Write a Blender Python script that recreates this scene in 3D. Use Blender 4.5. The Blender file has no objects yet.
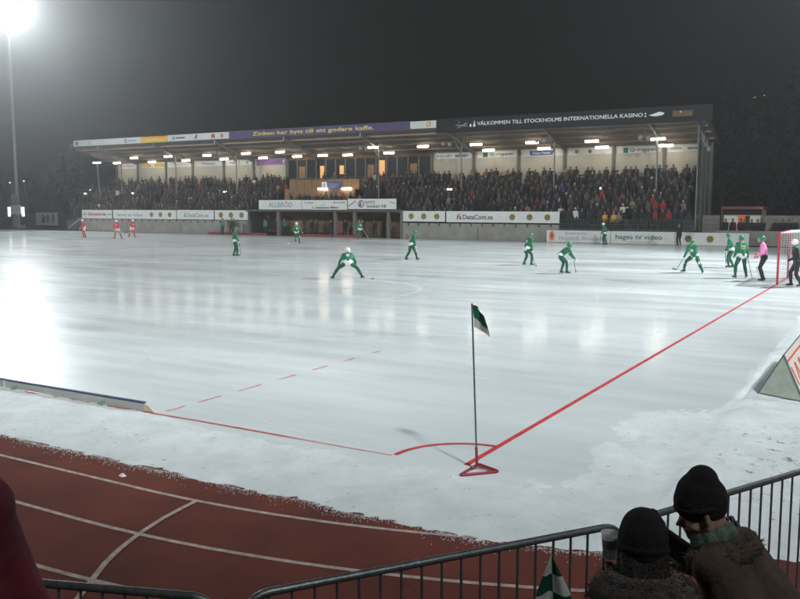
PW_FL, PW_FR, PW_NL, PW_NR = 44000., 166000., 150000., 104000.
HAZE, HAZE_G, SKY, EXPO = .0017, .77, .0004, 0.0
import bpy, bmesh, math, random
import numpy as np
from mathutils import Vector, Matrix, noise as mnoise
random.seed(7); rng = np.random.default_rng(7)
PI = math.pi
sc = bpy.context.scene
COL = sc.collection

# ------------------------------------------------------------------ camera model
F = 845.0; CH = 3.5; TH = math.atan((299.5-204.5)/F)
CAM = np.array([4.83, -9.98, CH]); RX, RY = 0.8631, 0.5050
def ray(u, v):
    x = (u-400)/F; y = (v-299.5)/F
    dep = math.cos(TH)-y*math.sin(TH); dn = math.sin(TH)+y*math.cos(TH)
    return np.array([RX*x-RY*dep, RY*x+RX*dep, -dn])
def onz(u, v, z=0.0):
    d = ray(u, v); return CAM+(z-CH)/d[2]*d
def ony(u, v, Y):
    d = ray(u, v); return CAM+(Y-CAM[1])/d[1]*d
def proj(p):
    q = np.asarray(p, float)-CAM
    lat = RX*q[0]+RY*q[1]; dep = -RY*q[0]+RX*q[1]; dn = -q[2]
    z = dep*math.cos(TH)+dn*math.sin(TH); yy = -dep*math.sin(TH)+dn*math.cos(TH)
    return 400+F*lat/z, 299.5+F*yy/z, z

# ------------------------------------------------------------------ materials
def mat(name, col, rough=0.6, metal=0.0, var=0.0, scale=8.0, bump=0.0, bscale=40.0, emit=0.0, spec=0.5, alpha=1.0, sheen=0.0):
    m = bpy.data.materials.new(name); m.use_nodes = True
    nt = m.node_tree; b = nt.nodes['Principled BSDF']
    c = (*col, 1)
    b.inputs['Base Color'].default_value = c
    b.inputs['Roughness'].default_value = rough
    b.inputs['Metallic'].default_value = metal
    b.inputs['Specular IOR Level'].default_value = spec
    b.inputs['Alpha'].default_value = alpha
    if sheen: b.inputs['Sheen Weight'].default_value = sheen
    if emit:
        b.inputs['Emission Color'].default_value = c; b.inputs['Emission Strength'].default_value = emit
    tc = None
    if var or bump:
        tc = nt.nodes.new('ShaderNodeTexCoord')
    if var:
        n = nt.nodes.new('ShaderNodeTexNoise'); n.inputs['Scale'].default_value = scale; n.inputs['Detail'].default_value = 6
        nt.links.new(tc.outputs['Object'], n.inputs['Vector'])
        r = nt.nodes.new('ShaderNodeValToRGB')
        r.color_ramp.elements[0].position = .3; r.color_ramp.elements[1].position = .7
        r.color_ramp.elements[0].color = (*[max(0, x*(1-var)) for x in col], 1)
        r.color_ramp.elements[1].color = (*[min(1, x*(1+var)) for x in col], 1)
        nt.links.new(n.outputs['Fac'], r.inputs['Fac']); nt.links.new(r.outputs['Color'], b.inputs['Base Color'])
    if bump:
        n2 = nt.nodes.new('ShaderNodeTexNoise'); n2.inputs['Scale'].default_value = bscale; n2.inputs['Detail'].default_value = 5
        nt.links.new(tc.outputs['Object'], n2.inputs['Vector'])
        bp = nt.nodes.new('ShaderNodeBump'); bp.inputs['Strength'].default_value = bump; bp.inputs['Distance'].default_value = .02
        nt.links.new(n2.outputs['Fac'], bp.inputs['Height']); nt.links.new(bp.outputs['Normal'], b.inputs['Normal'])
    return m
M = {}
def translucent(m, f):
    nt = m.node_tree; b = nt.nodes['Principled BSDF']; out = nt.nodes['Material Output']
    t = nt.nodes.new('ShaderNodeBsdfTranslucent'); mx = nt.nodes.new('ShaderNodeMixShader'); mx.inputs[0].default_value = f
    if b.inputs['Base Color'].is_linked: nt.links.new(b.inputs['Base Color'].links[0].from_socket, t.inputs['Color'])
    else: t.inputs['Color'].default_value = b.inputs['Base Color'].default_value
    nt.links.new(b.outputs[0], mx.inputs[1]); nt.links.new(t.outputs[0], mx.inputs[2]); nt.links.new(mx.outputs[0], out.inputs['Surface'])
def mk(name, *a, **k): M[name] = mat(name, *a, **k); return M[name]
# cloth / people
for nm, c in dict(black=(.012,.012,.014), charcoal=(.02,.02,.023), navy=(.009,.013,.032), dark_brown=(.026,.016,.011), dark_green=(.009,.02,.013),
                  red=(.26,.015,.018), blue=(.025,.06,.17), grey=(.075,.075,.08), beige=(.20,.155,.11), olive=(.035,.032,.018), white=(.62,.62,.6),
                  yellow=(.55,.33,.03), maroon=(.09,.012,.02), teal=(.03,.22,.17)).items():
    mk('cloth_'+nm, c, .85, var=.25, scale=14, bump=.2, bscale=30, sheen=.15)
mk('skin', (.36,.22,.16), .55, var=.08, scale=20)
mk('skin_pale', (.42,.28,.21), .55, var=.08, scale=20)
mk('jersey_green', (.010,.15,.075), .75, var=.3, scale=7, bump=1.0, bscale=11)
mk('jersey_white', (.70,.72,.70), .75, var=.12, scale=9, bump=.7, bscale=12)
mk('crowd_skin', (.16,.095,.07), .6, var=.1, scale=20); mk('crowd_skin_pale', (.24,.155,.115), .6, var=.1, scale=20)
mk('jersey_red', (.60,.035,.045), .75, var=.25, scale=7, bump=1.0, bscale=11)
mk('jersey_pink', (.80,.27,.55), .75, var=.15, scale=9, bump=1.0, bscale=11)
mk('sock_green', (.008,.095,.05), .8, var=.35, scale=9, bump=.8, bscale=14)
mk('leather_black', (.012,.012,.013), .4)
mk('glove_yellow', (.55,.47,.18), .7)
mk('glove_orange', (.75,.16,.03), .6)
mk('helmet_green', (.015,.20,.09), .3)
mk('helmet_white', (.78,.80,.78), .3)
mk('steel', (.55,.56,.57), .3, .9)
mk('stick_pale', (.62,.52,.36), .5)
mk('stick_dark', (.03,.03,.03), .5)
mk('stick_red', (.55,.06,.05), .5)
# setting
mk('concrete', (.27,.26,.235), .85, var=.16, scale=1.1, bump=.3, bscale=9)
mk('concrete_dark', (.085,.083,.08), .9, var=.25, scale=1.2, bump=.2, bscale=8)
mk('wall_beige', (.46,.41,.325), .75, var=.07, scale=1.5)
mk('wall_pillar', (.13,.12,.105), .7, var=.15, scale=3)
mk('roof_metal', (.10,.095,.09), .6, .2, var=.2, scale=2)
mk('ceiling_board', (.165,.145,.12), .7, var=.22, scale=2.2)
mk('ceiling_batten', (.28,.19,.14), .6, var=.2, scale=3)
mk('steel_paint', (.21,.22,.22), .5, .2, var=.1, scale=5)
mk('mast_paint', (.42,.44,.45), .5, .3, var=.1, scale=4)
mk('white_board', (.68,.69,.67), .55, var=.05, scale=2)
mk('white_board_far', (.62,.63,.62), .55, var=.08, scale=1.2)
mk('sign_yellow', (.75,.46,.03), .6, var=.1, scale=2)
mk('sign_purple', (.055,.035,.115), .6, var=.1, scale=2)
mk('sign_lilac', (.23,.11,.32), .6, var=.1, scale=2)
mk('sign_black', (.003,.0035,.006), .75, var=.1, scale=2)
mk('sign_blue', (.04,.07,.28), .6, var=.1, scale=3)
mk('ink_dark', (.03,.035,.04), .6)
mk('ink_grey', (.25,.27,.28), .6)
mk('ink_blue_grey', (.30,.34,.42), .6)
mk('ink_red', (.5,.05,.06), .6)
mk('ink_green', (.02,.13,.085), .6)
mk('ink_purple', (.18,.10,.36), .6)
mk('ink_gold', (.80,.64,.16), .6)
mk('ink_white', (.8,.82,.82), .6)
mk('ink_orange', (.75,.2,.06), .6)
mk('crest_gold', (.36,.27,.07), .5)
mk('crest_dark', (.05,.045,.035), .5)
mk('wood_orange', (.25,.135,.055), .6, var=.25, scale=3)
mk('wood_brown', (.13,.075,.04), .7, var=.3, scale=2)
mk('window_dark', (.02,.022,.025), .12)
mk('glass_panel', (.16,.16,.155), .25, var=.3, scale=1.5)
mk('maroon_board', (.22,.02,.045), .5, var=.15, scale=3)
mk('hazard_dark', (.02,.02,.02), .8)
mk('line_red', (.50,.045,.05), .5, var=.28, scale=3)
mk('line_white_ice', (.86,.88,.88), .7, var=.06, scale=4)
mk('line_white_track', (.38,.31,.28), .8, var=.35, scale=9)
mk('board_face', (.40,.42,.40), .6, var=.12, scale=4, bump=.15, bscale=20)
mk('board_blue', (.035,.05,.13), .5, var=.2, scale=6)
mk('board_foot', (.16,.22,.18), .6)
mk('board_wood', (.55,.46,.30), .6, var=.2, scale=12)
mk('flag_green', (.012,.12,.06), .8, var=.15, scale=12)
mk('flag_grey', (.45,.46,.44), .8, var=.12, scale=12)
mk('pole_dark', (.10,.13,.13), .35, .4)
mk('base_red', (.22,.015,.025), .4, var=.2, scale=20)
mk('goal_red', (.48,.03,.06), .4)
mk('net_white', (.65,.66,.65), .8)
mk('galvanised', (.20,.215,.22), .42, .7, var=.25, scale=30, bump=.15, bscale=60)
mk('aframe_end', (.34,.38,.32), .75, var=.12, scale=6, bump=.2, bscale=12)
mk('fur', (.042,.029,.020), .95, var=.5, scale=60, bump=1.0, bscale=120, sheen=.3)
mk('knit_black', (.010,.009,.010), .95, var=.4, scale=60, bump=.8, bscale=130)
mk('coat_brown', (.062,.040,.028), .85, var=.3, scale=10, bump=.4, bscale=45)
mk('coat_red', (.11,.009,.018), .8, var=.35, scale=7, bump=1.0, bscale=9)
mk('scarf_green', (.10,.14,.115), .9, var=.4, scale=40, bump=.6, bscale=90)
mk('hair_dark', (.018,.012,.009), .7, var=.4, scale=60, bump=.6, bscale=100)
mk('paper_cup', (.85,.87,.86), .6, var=.05, scale=20)
mk('flag_white', (.68,.70,.68), .8, var=.1, scale=12)
for q in ('flag_green','flag_grey','flag_white'): translucent(M[q], .5)
translucent(M['paper_cup'], .8)
mk('bark', (.014,.012,.011), .9, var=.3, scale=6)
mk('needles', (.007,.010,.008), .8, var=.3, scale=3)
mk('twigs', (.010,.009,.008), .9, var=.3, scale=3)
mk('fence_grey', (.10,.105,.105), .8, var=.2, scale=1.5)
mk('hedge_leaf', (.012,.018,.014), .8, var=.3, scale=4)
mk('kiosk_white', (.55,.53,.5), .6, var=.06, scale=3)
mk('kiosk_trim', (.30,.10,.09), .6)
mk('tube_light', (1.0,.90,.72), .5, emit=18.0)
mk('small_light', (1.0,.95,.85), .5, emit=5.0)
mk('lamp_face', (.95,.98,1.0), .5, emit=260.0)
mk('screen_white', (.95,.98,1.0), .5, emit=1.6)
mk('warm_window', (1.0,.50,.17), .5, emit=.32)
mk('poster_lit', (.9,.16,.05), .5, emit=.28)
mk('kiosk_lit', (.85,.85,.78), .5, emit=.10)
mk('far_lamp', (1.0,.6,.35), .5, emit=2.5)
mk('housing', (.6,.6,.58), .5)

# ------------------------------------------------------------------ mesh builder
_textcache = {}
def text_mesh(s, bold=0.0, shear=0.0):
    k = (s, bold, shear)
    if k not in _textcache:
        cu = bpy.data.curves.new('lettering', 'FONT'); cu.body = s; cu.size = 1; cu.offset = bold; cu.shear = shear; cu.resolution_u = 3
        o = bpy.data.objects.new('lettering', cu); COL.objects.link(o)
        dg = bpy.context.evaluated_depsgraph_get(); dg.update()
        me = bpy.data.meshes.new_from_object(o.evaluated_get(dg))
        vs = [tuple(v.co) for v in me.vertices]; fs = [tuple(p.vertices) for p in me.polygons]
        bpy.data.objects.remove(o); bpy.data.curves.remove(cu); bpy.data.meshes.remove(me)
        _textcache[k] = (vs, fs)
    return _textcache[k]

class MB:
    def __init__(s): s.v = []; s.f = []; s.m = []; s.sm = []
    def add(s, vs, fs, m=0, smooth=False):
        o = len(s.v); s.v += [tuple(map(float, v)) for v in vs]
        for f in fs: s.f.append(tuple(o+i for i in f)); s.m.append(m); s.sm.append(smooth)
    def box(s, x0, y0, z0, x1, y1, z1, m=0):
        s.add([(x0,y0,z0),(x1,y0,z0),(x1,y1,z0),(x0,y1,z0),(x0,y0,z1),(x1,y0,z1),(x1,y1,z1),(x0,y1,z1)],
              [(3,2,1,0),(4,5,6,7),(0,1,5,4),(1,2,6,5),(2,3,7,6),(3,0,4,7)], m)
    def hexa(s, p, m=0):
        s.add(p, [(3,2,1,0),(4,5,6,7),(0,1,5,4),(1,2,6,5),(2,3,7,6),(3,0,4,7)], m)
    def beam(s, a, b, w, h, m=0):
        a = Vector(a); b = Vector(b); d = (b-a).normalized()
        u = d.cross(Vector((0,0,1)))
        if u.length < 1e-3: u = Vector((1,0,0))
        u.normalize(); t = u.cross(d)
        P = []
        for q in (a, b):
            for (i, j) in ((-1,-1),(1,-1),(1,1),(-1,1)): P.append(q+u*i*w/2+t*j*h/2)
        s.add(P, [(0,1,2,3),(7,6,5,4),(4,5,1,0),(5,6,2,1),(6,7,3,2),(7,4,0,3)], m)
    def tube(s, pts, r, n=8, m=0, caps=True):
        pts = [Vector(p) for p in pts]
        rs = r if isinstance(r, (list, tuple)) else [r]*len(pts)
        base = len(s.v); up = None; rings = []
        for i, p in enumerate(pts):
            d = (pts[min(i+1, len(pts)-1)]-pts[max(i-1, 0)]).normalized()
            if up is None:
                up = Vector((0,0,1)) if abs(d.z) < .9 else Vector((1,0,0))
            u = d.cross(up); u.normalize(); w = u.cross(d).normalized(); up = w
            rings.append([p+(u*math.cos(2*PI*k/n)+w*math.sin(2*PI*k/n))*rs[i] for k in range(n)])
        vs = [q for R in rings for q in R]; fs = []
        for i in range(len(pts)-1):
            for k in range(n):
                k2 = (k+1) % n; fs.append((i*n+k, i*n+k2, (i+1)*n+k2, (i+1)*n+k))
        s.add(vs, fs, m, True)
        if caps:
            s.add(rings[0], [tuple(range(n-1, -1, -1))], m); s.add(rings[-1], [tuple(range(n))], m)
    def lathe(s, prof, c, n=16, m=0, axis='z', smooth=True):
        vs = []; fs = []
        for (r, z) in prof:
            for k in range(n):
                a = 2*PI*k/n
                if axis == 'z': vs.append((c[0]+r*math.cos(a), c[1]+r*math.sin(a), c[2]+z))
                else: vs.append((c[0]+r*math.cos(a), c[1]-z, c[2]+r*math.sin(a)))
        for i in range(len(prof)-1):
            for k in range(n):
                k2 = (k+1) % n; fs.append((i*n+k, i*n+k2, (i+1)*n+k2, (i+1)*n+k))
        s.add(vs, fs, m, smooth)
    def ell(s, c, r, m=0, nu=16, nv=10, rot=None):
        vs = []; fs = []
        for i in range(nv+1):
            t = PI*i/nv
            for k in range(nu):
                a = 2*PI*k/nu
                v = Vector((r[0]*math.sin(t)*math.cos(a), r[1]*math.sin(t)*math.sin(a), r[2]*math.cos(t)))
                if rot: v = rot @ v
                vs.append(Vector(c)+v)
        for i in range(nv):
            for k in range(nu):
                k2 = (k+1) % nu; fs.append((i*nu+k, (i+1)*nu+k, (i+1)*nu+k2, i*nu+k2))
        s.add(vs, fs, m, True)
    def disc(s, x, y, z, r, m=0, n=20):        # disc facing -Y
        s.add([(x+r*math.cos(2*PI*k/n), y, z+r*math.sin(2*PI*k/n)) for k in range(n)], [tuple(range(n))], m)
    def rect(s, x0, x1, z0, z1, y, m=0):       # rectangle facing -Y
        s.add([(x0,y,z0),(x1,y,z0),(x1,y,z1),(x0,y,z1)], [(0,1,2,3)], m)
    def text(s, t, x, y, z, h, m=0, w=None, bold=.0, shear=0., fn=None):   # text facing -Y, cap height h; w = wanted width
        vs, fs = text_mesh(t, bold, shear)
        if not vs: return
        xs = [v[0] for v in vs]; x0, x1 = min(xs), max(xs); ky = h/.70; kx = ky if w is None else w/(x1-x0)
        out = [(x+(v[0]-x0)*kx, y, z+v[1]*ky) for v in vs]
        if fn: out = [fn(*p) for p in out]
        s.add(out, fs, m)
    def build(s, name, mats, parent=None, loc=(0,0,0), rotz=0):
        me = bpy.data.meshes.new(name); me.from_pydata(s.v, [], s.f)
        if not isinstance(mats, (list, tuple)): mats = [mats]
        for q in mats: me.materials.append(q)
        me.polygons.foreach_set('material_index', s.m); me.polygons.foreach_set('use_smooth', s.sm); me.update()
        o = bpy.data.objects.new(name, me); COL.objects.link(o); o.location = loc; o.rotation_euler = (0,0,rotz)
        if parent: o.parent = parent
        return o

def tag(o, label=None, cat=None, group=None, kind=None):
    if label: o['label'] = label
    if cat: o['category'] = cat
    if group: o['group'] = group
    if kind: o['kind'] = kind
    return o
def empty(name, loc, label, cat, group=None, rotz=0):
    o = bpy.data.objects.new(name, None); COL.objects.link(o); o.location = loc; o.rotation_euler = (0,0,rotz); o.empty_display_size = .3
    return tag(o, label, cat, group)
def copy_tree(o, parent=None):
    c = o.copy(); COL.objects.link(c)
    if parent: c.parent = parent
    for ch in list(o.children): copy_tree(ch, c)
    return c
def struct(o): o['kind'] = 'structure'; return o
ORD = ['first','second','third','fourth','fifth','sixth','seventh','eighth','ninth','tenth','eleventh','twelfth','thirteenth','fourteenth','fifteenth','sixteenth','seventeenth','eighteenth','nineteenth','twentieth']
def ordinal(n):
    if n <= 20: return ORD[n-1]
    t = {20:'twenty',30:'thirty',40:'forty',50:'fifty'}; tt = {30:'thirtieth',40:'fortieth',50:'fiftieth'}
    d = n//10*10
    return tt[n] if n % 10 == 0 else t[d]+'-'+ORD[n % 10-1]

# ------------------------------------------------------------------ bodies (one continuous surface from tapered limbs)
def two_bone(a, c, l1, l2, hint):
    a = Vector(a); c = Vector(c); d = c-a; L = d.length; mx = (l1+l2)*.995
    if L > mx: c = a+d.normalized()*mx; d = c-a; L = mx
    x = (l1*l1-l2*l2+L*L)/(2*L); hgt = math.sqrt(max(0, l1*l1-x*x)); u = d.normalized()
    hv = Vector(hint); hv = hv-u*hv.dot(u)
    if hv.length < 1e-4: hv = Vector((0,1,0))
    return a+u*x+hv.normalized()*hgt, c
def figure(hip=(0,0,.95), lean=4, feet=((-.13,0,0),(.13,0,0)), hands=((-.27,.10,.86),(.27,.10,.86)), bulk=1.0, head=(0,0), sidelean=0,
           footyaw=(15,-15), elbow=(0,-1,-.2), hat=True, turn=0, skates=False, fingers=False):
    """tapered limbs of a 1.8 m person facing +Y; returns (prims, info)"""
    P = []; hip = Vector(hip); l = math.radians(lean); sl = math.radians(sidelean)
    up = Vector((math.sin(sl), math.sin(l), math.cos(l))).normalized()
    R = Matrix.Rotation(math.radians(turn), 3, 'Z')
    rt = R @ Vector((1,0,0)); rt = (rt-up*rt.dot(up)).normalized(); fw = up.cross(rt).normalized()
    waist = hip+up*.16; chest = hip+up*.36+fw*.005; sh = hip+up*.50; neck = hip+up*.57+fw*.01
    k = bulk
    def cap(a, b, r0, r1, t): P.append((Vector(a), Vector(b), r0, r1, t))
    cap(hip-rt*.075, hip+rt*.075, .118*k, .118*k, 'pelvis')
    cap(hip+up*.03, waist, .125*k, .125*k, 'hem')
    cap(waist-rt*.05, chest-rt*.085, .11*k, .12*k, 'torso'); cap(waist+rt*.05, chest+rt*.085, .11*k, .12*k, 'torso')
    cap(chest-rt*.09, sh-rt*.11, .12*k, .085*k, 'torso'); cap(chest+rt*.09, sh+rt*.11, .12*k, .085*k, 'torso')
    shl = sh-rt*.185; shr = sh+rt*.185
    cap(shl, shr, .075*k, .075*k, 'torso')
    hp = math.radians(head[0]); hy = math.radians(head[1])
    hfw = (Vector((0,1,0))*math.cos(hp)-Vector((0,0,1))*math.sin(hp)); Ry = Matrix.Rotation(hy+math.radians(turn), 3, 'Z'); hfw = Ry @ hfw
    hup = Ry @ (Vector((0,1,0))*math.sin(hp)+Vector((0,0,1))*math.cos(hp))
    cap(sh, neck+up*.05, .065*k, .056, 'neck')
    hc = neck+up*.045+hup*.125+hfw*.025
    cap(hc-hup*.055+hfw*.022, hc+hup*.035, .072, .098, 'head')
    cap(hc-hup*.03-hfw*.02, hc+hup*.02-hfw*.02, .085, .092, 'head')
    cap(hc+hfw*.095+hup*.01, hc+hfw*.112-hup*.018, .012, .018, 'head')
    if hat:
        cap(hc+hup*.045-hfw*.008, hc+hup*.085-hfw*.01, .107, .085, 'hat')
    hr = []
    for s_, shp, hd in ((-1, shl, hands[0]), (1, shr, hands[1])):
        e, w = two_bone(shp, hd, .30, .27, (s_*.35+elbow[0]*s_, elbow[1], elbow[2]))
        cap(shp, e, .066*k, .052*k, 'arm'); cap(e, w, .052*k, .040*k, 'arm')
        d = (w-e).normalized()
        cap(w, w+d*.10, .040, .036, 'hand')
        th = d.cross(Vector((s_,0,0)))
        if th.length > .01: cap(w+d*.03, w+d*.07+th.normalized()*.05, .018, .015, 'hand')
        hr.append(w+d*.05)
    kn = []
    for s_, ft, fy in ((-1, feet[0], footyaw[0]), (1, feet[1], footyaw[1])):
        hj = hip+rt*s_*.095-up*.02; ank = Vector(ft)+Vector((0,0,.10 if not skates else .13))
        kx, an = two_bone(hj, ank, .45, .43, (s_*.15+math.sin(math.radians(-fy))*.5, 1, .1))
        md = hj+(kx-hj)*.55
        cap(hj, md, .098*k, .080*k, 'thigh'); cap(md, kx, .080*k, .062*k, 'knee')
        mc = kx+(an-kx)*.35
        cap(kx, mc, .062*k, .068*k, 'sockband'); cap(mc, an, .066*k, .045*k, 'shank')
        fr = Matrix.Rotation(math.radians(fy), 3, 'Z') @ Vector((0,1,0))
        cap(an-fr*.05-Vector((0,0,.045)), an+fr*.15-Vector((0,0,.055)), .048, .040, 'foot'); cap(an, an-Vector((0,0,.05)), .052, .052, 'foot')
        kn.append((kx, an, fr))
    return P, dict(hc=hc, hup=hup, hfw=hfw, hands=hr, legs=kn, back=chest-fw*.12*k, up=up, rt=rt, fw=fw, chest=chest, neck=neck, sh=sh)
def capsule_mesh(a, b, r0, r1, n=12, h=4):
    d = b-a
    if d.length < 1e-5: d = Vector((0,0,1e-4))
    w = d.normalized(); u = w.cross(Vector((0,0,1)) if abs(w.z) < .9 else Vector((1,0,0))).normalized(); t = w.cross(u)
    vs = [a-w*r0]; 
    for i in range(1, h+1):
        an = PI/2*i/h; 
        for k in range(n): vs.append(a-w*r0*math.cos(an)+(u*math.cos(2*PI*k/n)+t*math.sin(2*PI*k/n))*r0*math.sin(an))
    for i in range(h):
        an = PI/2*i/h
        for k in range(n): vs.append(b+w*r1*math.sin(an)+(u*math.cos(2*PI*k/n)+t*math.sin(2*PI*k/n))*r1*math.cos(an))
    vs.append(b+w*r1); fs = []; R = 2*h
    for k in range(n): fs.append((0, 1+(k+1) % n, 1+k)); fs.append((len(vs)-1, 1+(R-1)*n+k, 1+(R-1)*n+(k+1) % n))
    for i in range(R-1):
        for k in range(n):
            k2 = (k+1) % n; fs.append((1+i*n+k, 1+i*n+k2, 1+(i+1)*n+k2, 1+(i+1)*n+k))
    return vs, fs
def body_mesh(prims, voxel, tagmat, mats, smooth=4, name='person'):
    mb = MB()
    for (a, b, r0, r1, t) in prims:
        vs, fs = capsule_mesh(a, b, r0, r1); mb.add(vs, fs)
    o = mb.build('tmp', [M['skin']])
    r = o.modifiers.new('r', 'REMESH'); r.mode = 'VOXEL'; r.voxel_size = voxel
    s = o.modifiers.new('s', 'SMOOTH'); s.iterations = smooth; s.factor = .5
    dg = bpy.context.evaluated_depsgraph_get(); dg.update()
    me = bpy.data.meshes.new_from_object(o.evaluated_get(dg)); me.name = name
    od = o.data; bpy.data.objects.remove(o); bpy.data.meshes.remove(od)
    nv = len(me.vertices); co = np.empty(nv*3); me.vertices.foreach_get('co', co); co = co.reshape(-1, 3)
    nf = len(me.polygons); ce = np.empty(nf*3); me.polygons.foreach_get('center', ce); ce = ce.reshape(-1, 3)
    best = np.full(nf, 1e9); idx = np.zeros(nf, int); order = []
    for (a, b, r0, r1, t) in prims:
        A = np.array(a); B = np.array(b); d = B-A; L2 = max(d@d, 1e-9)
        u = np.clip(((ce-A)@d)/L2, 0, 1); dist = np.linalg.norm(ce-(A+u[:, None]*d), axis=1)-(r0+(r1-r0)*u)
        m = dist < best; best[m] = dist[m]; idx[m] = tagmat.get(t, 0)
    me.materials.clear()
    for q in mats: me.materials.append(q)
    me.polygons.foreach_set('material_index', idx.astype(np.int32)); me.polygons.foreach_set('use_smooth', np.ones(nf, bool)); me.update()
    return me
def person(name, loc, rotz, fig, tagmat, mats, label, cat='person', group=None, voxel=.03, scale=1.05, smooth=4):
    P, info = fig
    me = body_mesh(P, voxel, tagmat, mats, smooth)
    o = bpy.data.objects.new(name, me); COL.objects.link(o); o.location = loc; o.rotation_euler = (0,0,rotz); o.scale = (scale,)*3
    tag(o, label, cat, group)
    Mx = Matrix.Translation(Vector(loc)) @ Matrix.Rotation(rotz, 4, 'Z') @ Matrix.Scale(scale, 4)
    return o, info, Mx
VIEW = math.radians(30.3)
def facing(phi): return VIEW+math.radians(phi)     # 0 away from the camera, 90 towards the picture's left side


# ================================================================== GROUND
def sm(a, b, x):
    if a > b: return 1-sm(b, a, x)
    t = min(1, max(0, (x-a)/(b-a))); return t*t*(3-2*t)
def nz(x, y, s, z=0): return mnoise.noise(Vector((x*s, y*s, z)))
mk('earth', (.035,.036,.034), .9, var=.3, scale=.4)
g = MB(); g.add([(-290,-90,-.012),(170,-90,-.012),(170,270,-.012),(-290,270,-.012)], [(0,1,2,3)])
struct(g.build('ground', M['earth']))

# running track: maroon granulate
tm = mat('track_rubber', (.128,.023,.011), .85, var=.30, scale=.9, bump=.8, bscale=120)
def sp(m):
    nt = m.node_tree; b = nt.nodes['Principled BSDF']
    return nt, b
def bend(x, y0, x0=-3.0, Rr=13.0):
    d = max(0, x-x0)
    return y0+(Rr-math.sqrt(max(Rr*Rr-min(d, Rr*.97)**2, 0)))
g = MB(); xs = [-118, -60, -20]+[-12+.5*i for i in range(60)]
vs = []; 
for x in xs: vs += [(x, -9.0, -.004), (x, 2.0 if x > 1 else -1.0, -.004)]
g.add(vs, [(2*i, 2*i+2, 2*i+3, 2*i+1) for i in range(len(xs)-1)])
struct(g.build('running_track', tm))
def strip(name, pts, w, z, m, into=None):
    mb = into if into is not None else MB(); pts = [Vector((p[0], p[1], 0)) for p in pts]; vs = []
    for i, p in enumerate(pts):
        d = (pts[min(i+1, len(pts)-1)]-pts[max(i-1, 0)]).normalized(); nrm = Vector((-d.y, d.x, 0))
        ww = w[i] if isinstance(w, list) else w
        vs += [(p.x+nrm.x*ww/2, p.y+nrm.y*ww/2, z), (p.x-nrm.x*ww/2, p.y-nrm.y*ww/2, z)]
    mb.add(vs, [(2*i+1, 2*i+3, 2*i+2, 2*i) for i in range(len(pts)-1)])
    return None if into is not None else struct(mb.build(name, m))
lx = [-110, -40, -12]+[-6+.35*i for i in range(44)]
for y0 in (-2.84, -3.92, -4.97, -6.05):
    strip('track_line', [(x, bend(x, y0, -3.0, 13.0-(y0+2.8)*1.0)) for x in lx], .062, 0.0, M['line_white_track'])
cx = [(-2.16,-2.80),(-2.13,-3.1),(-2.08,-3.45),(-1.97,-3.88),(-1.84,-4.25),(-1.70,-4.55),(-1.47,-4.93),(-1.24,-5.3),(-.9,-5.75),(-.6,-6.05)]
strip('track_line', cx, .062, .004, M['line_white_track'])

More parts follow.
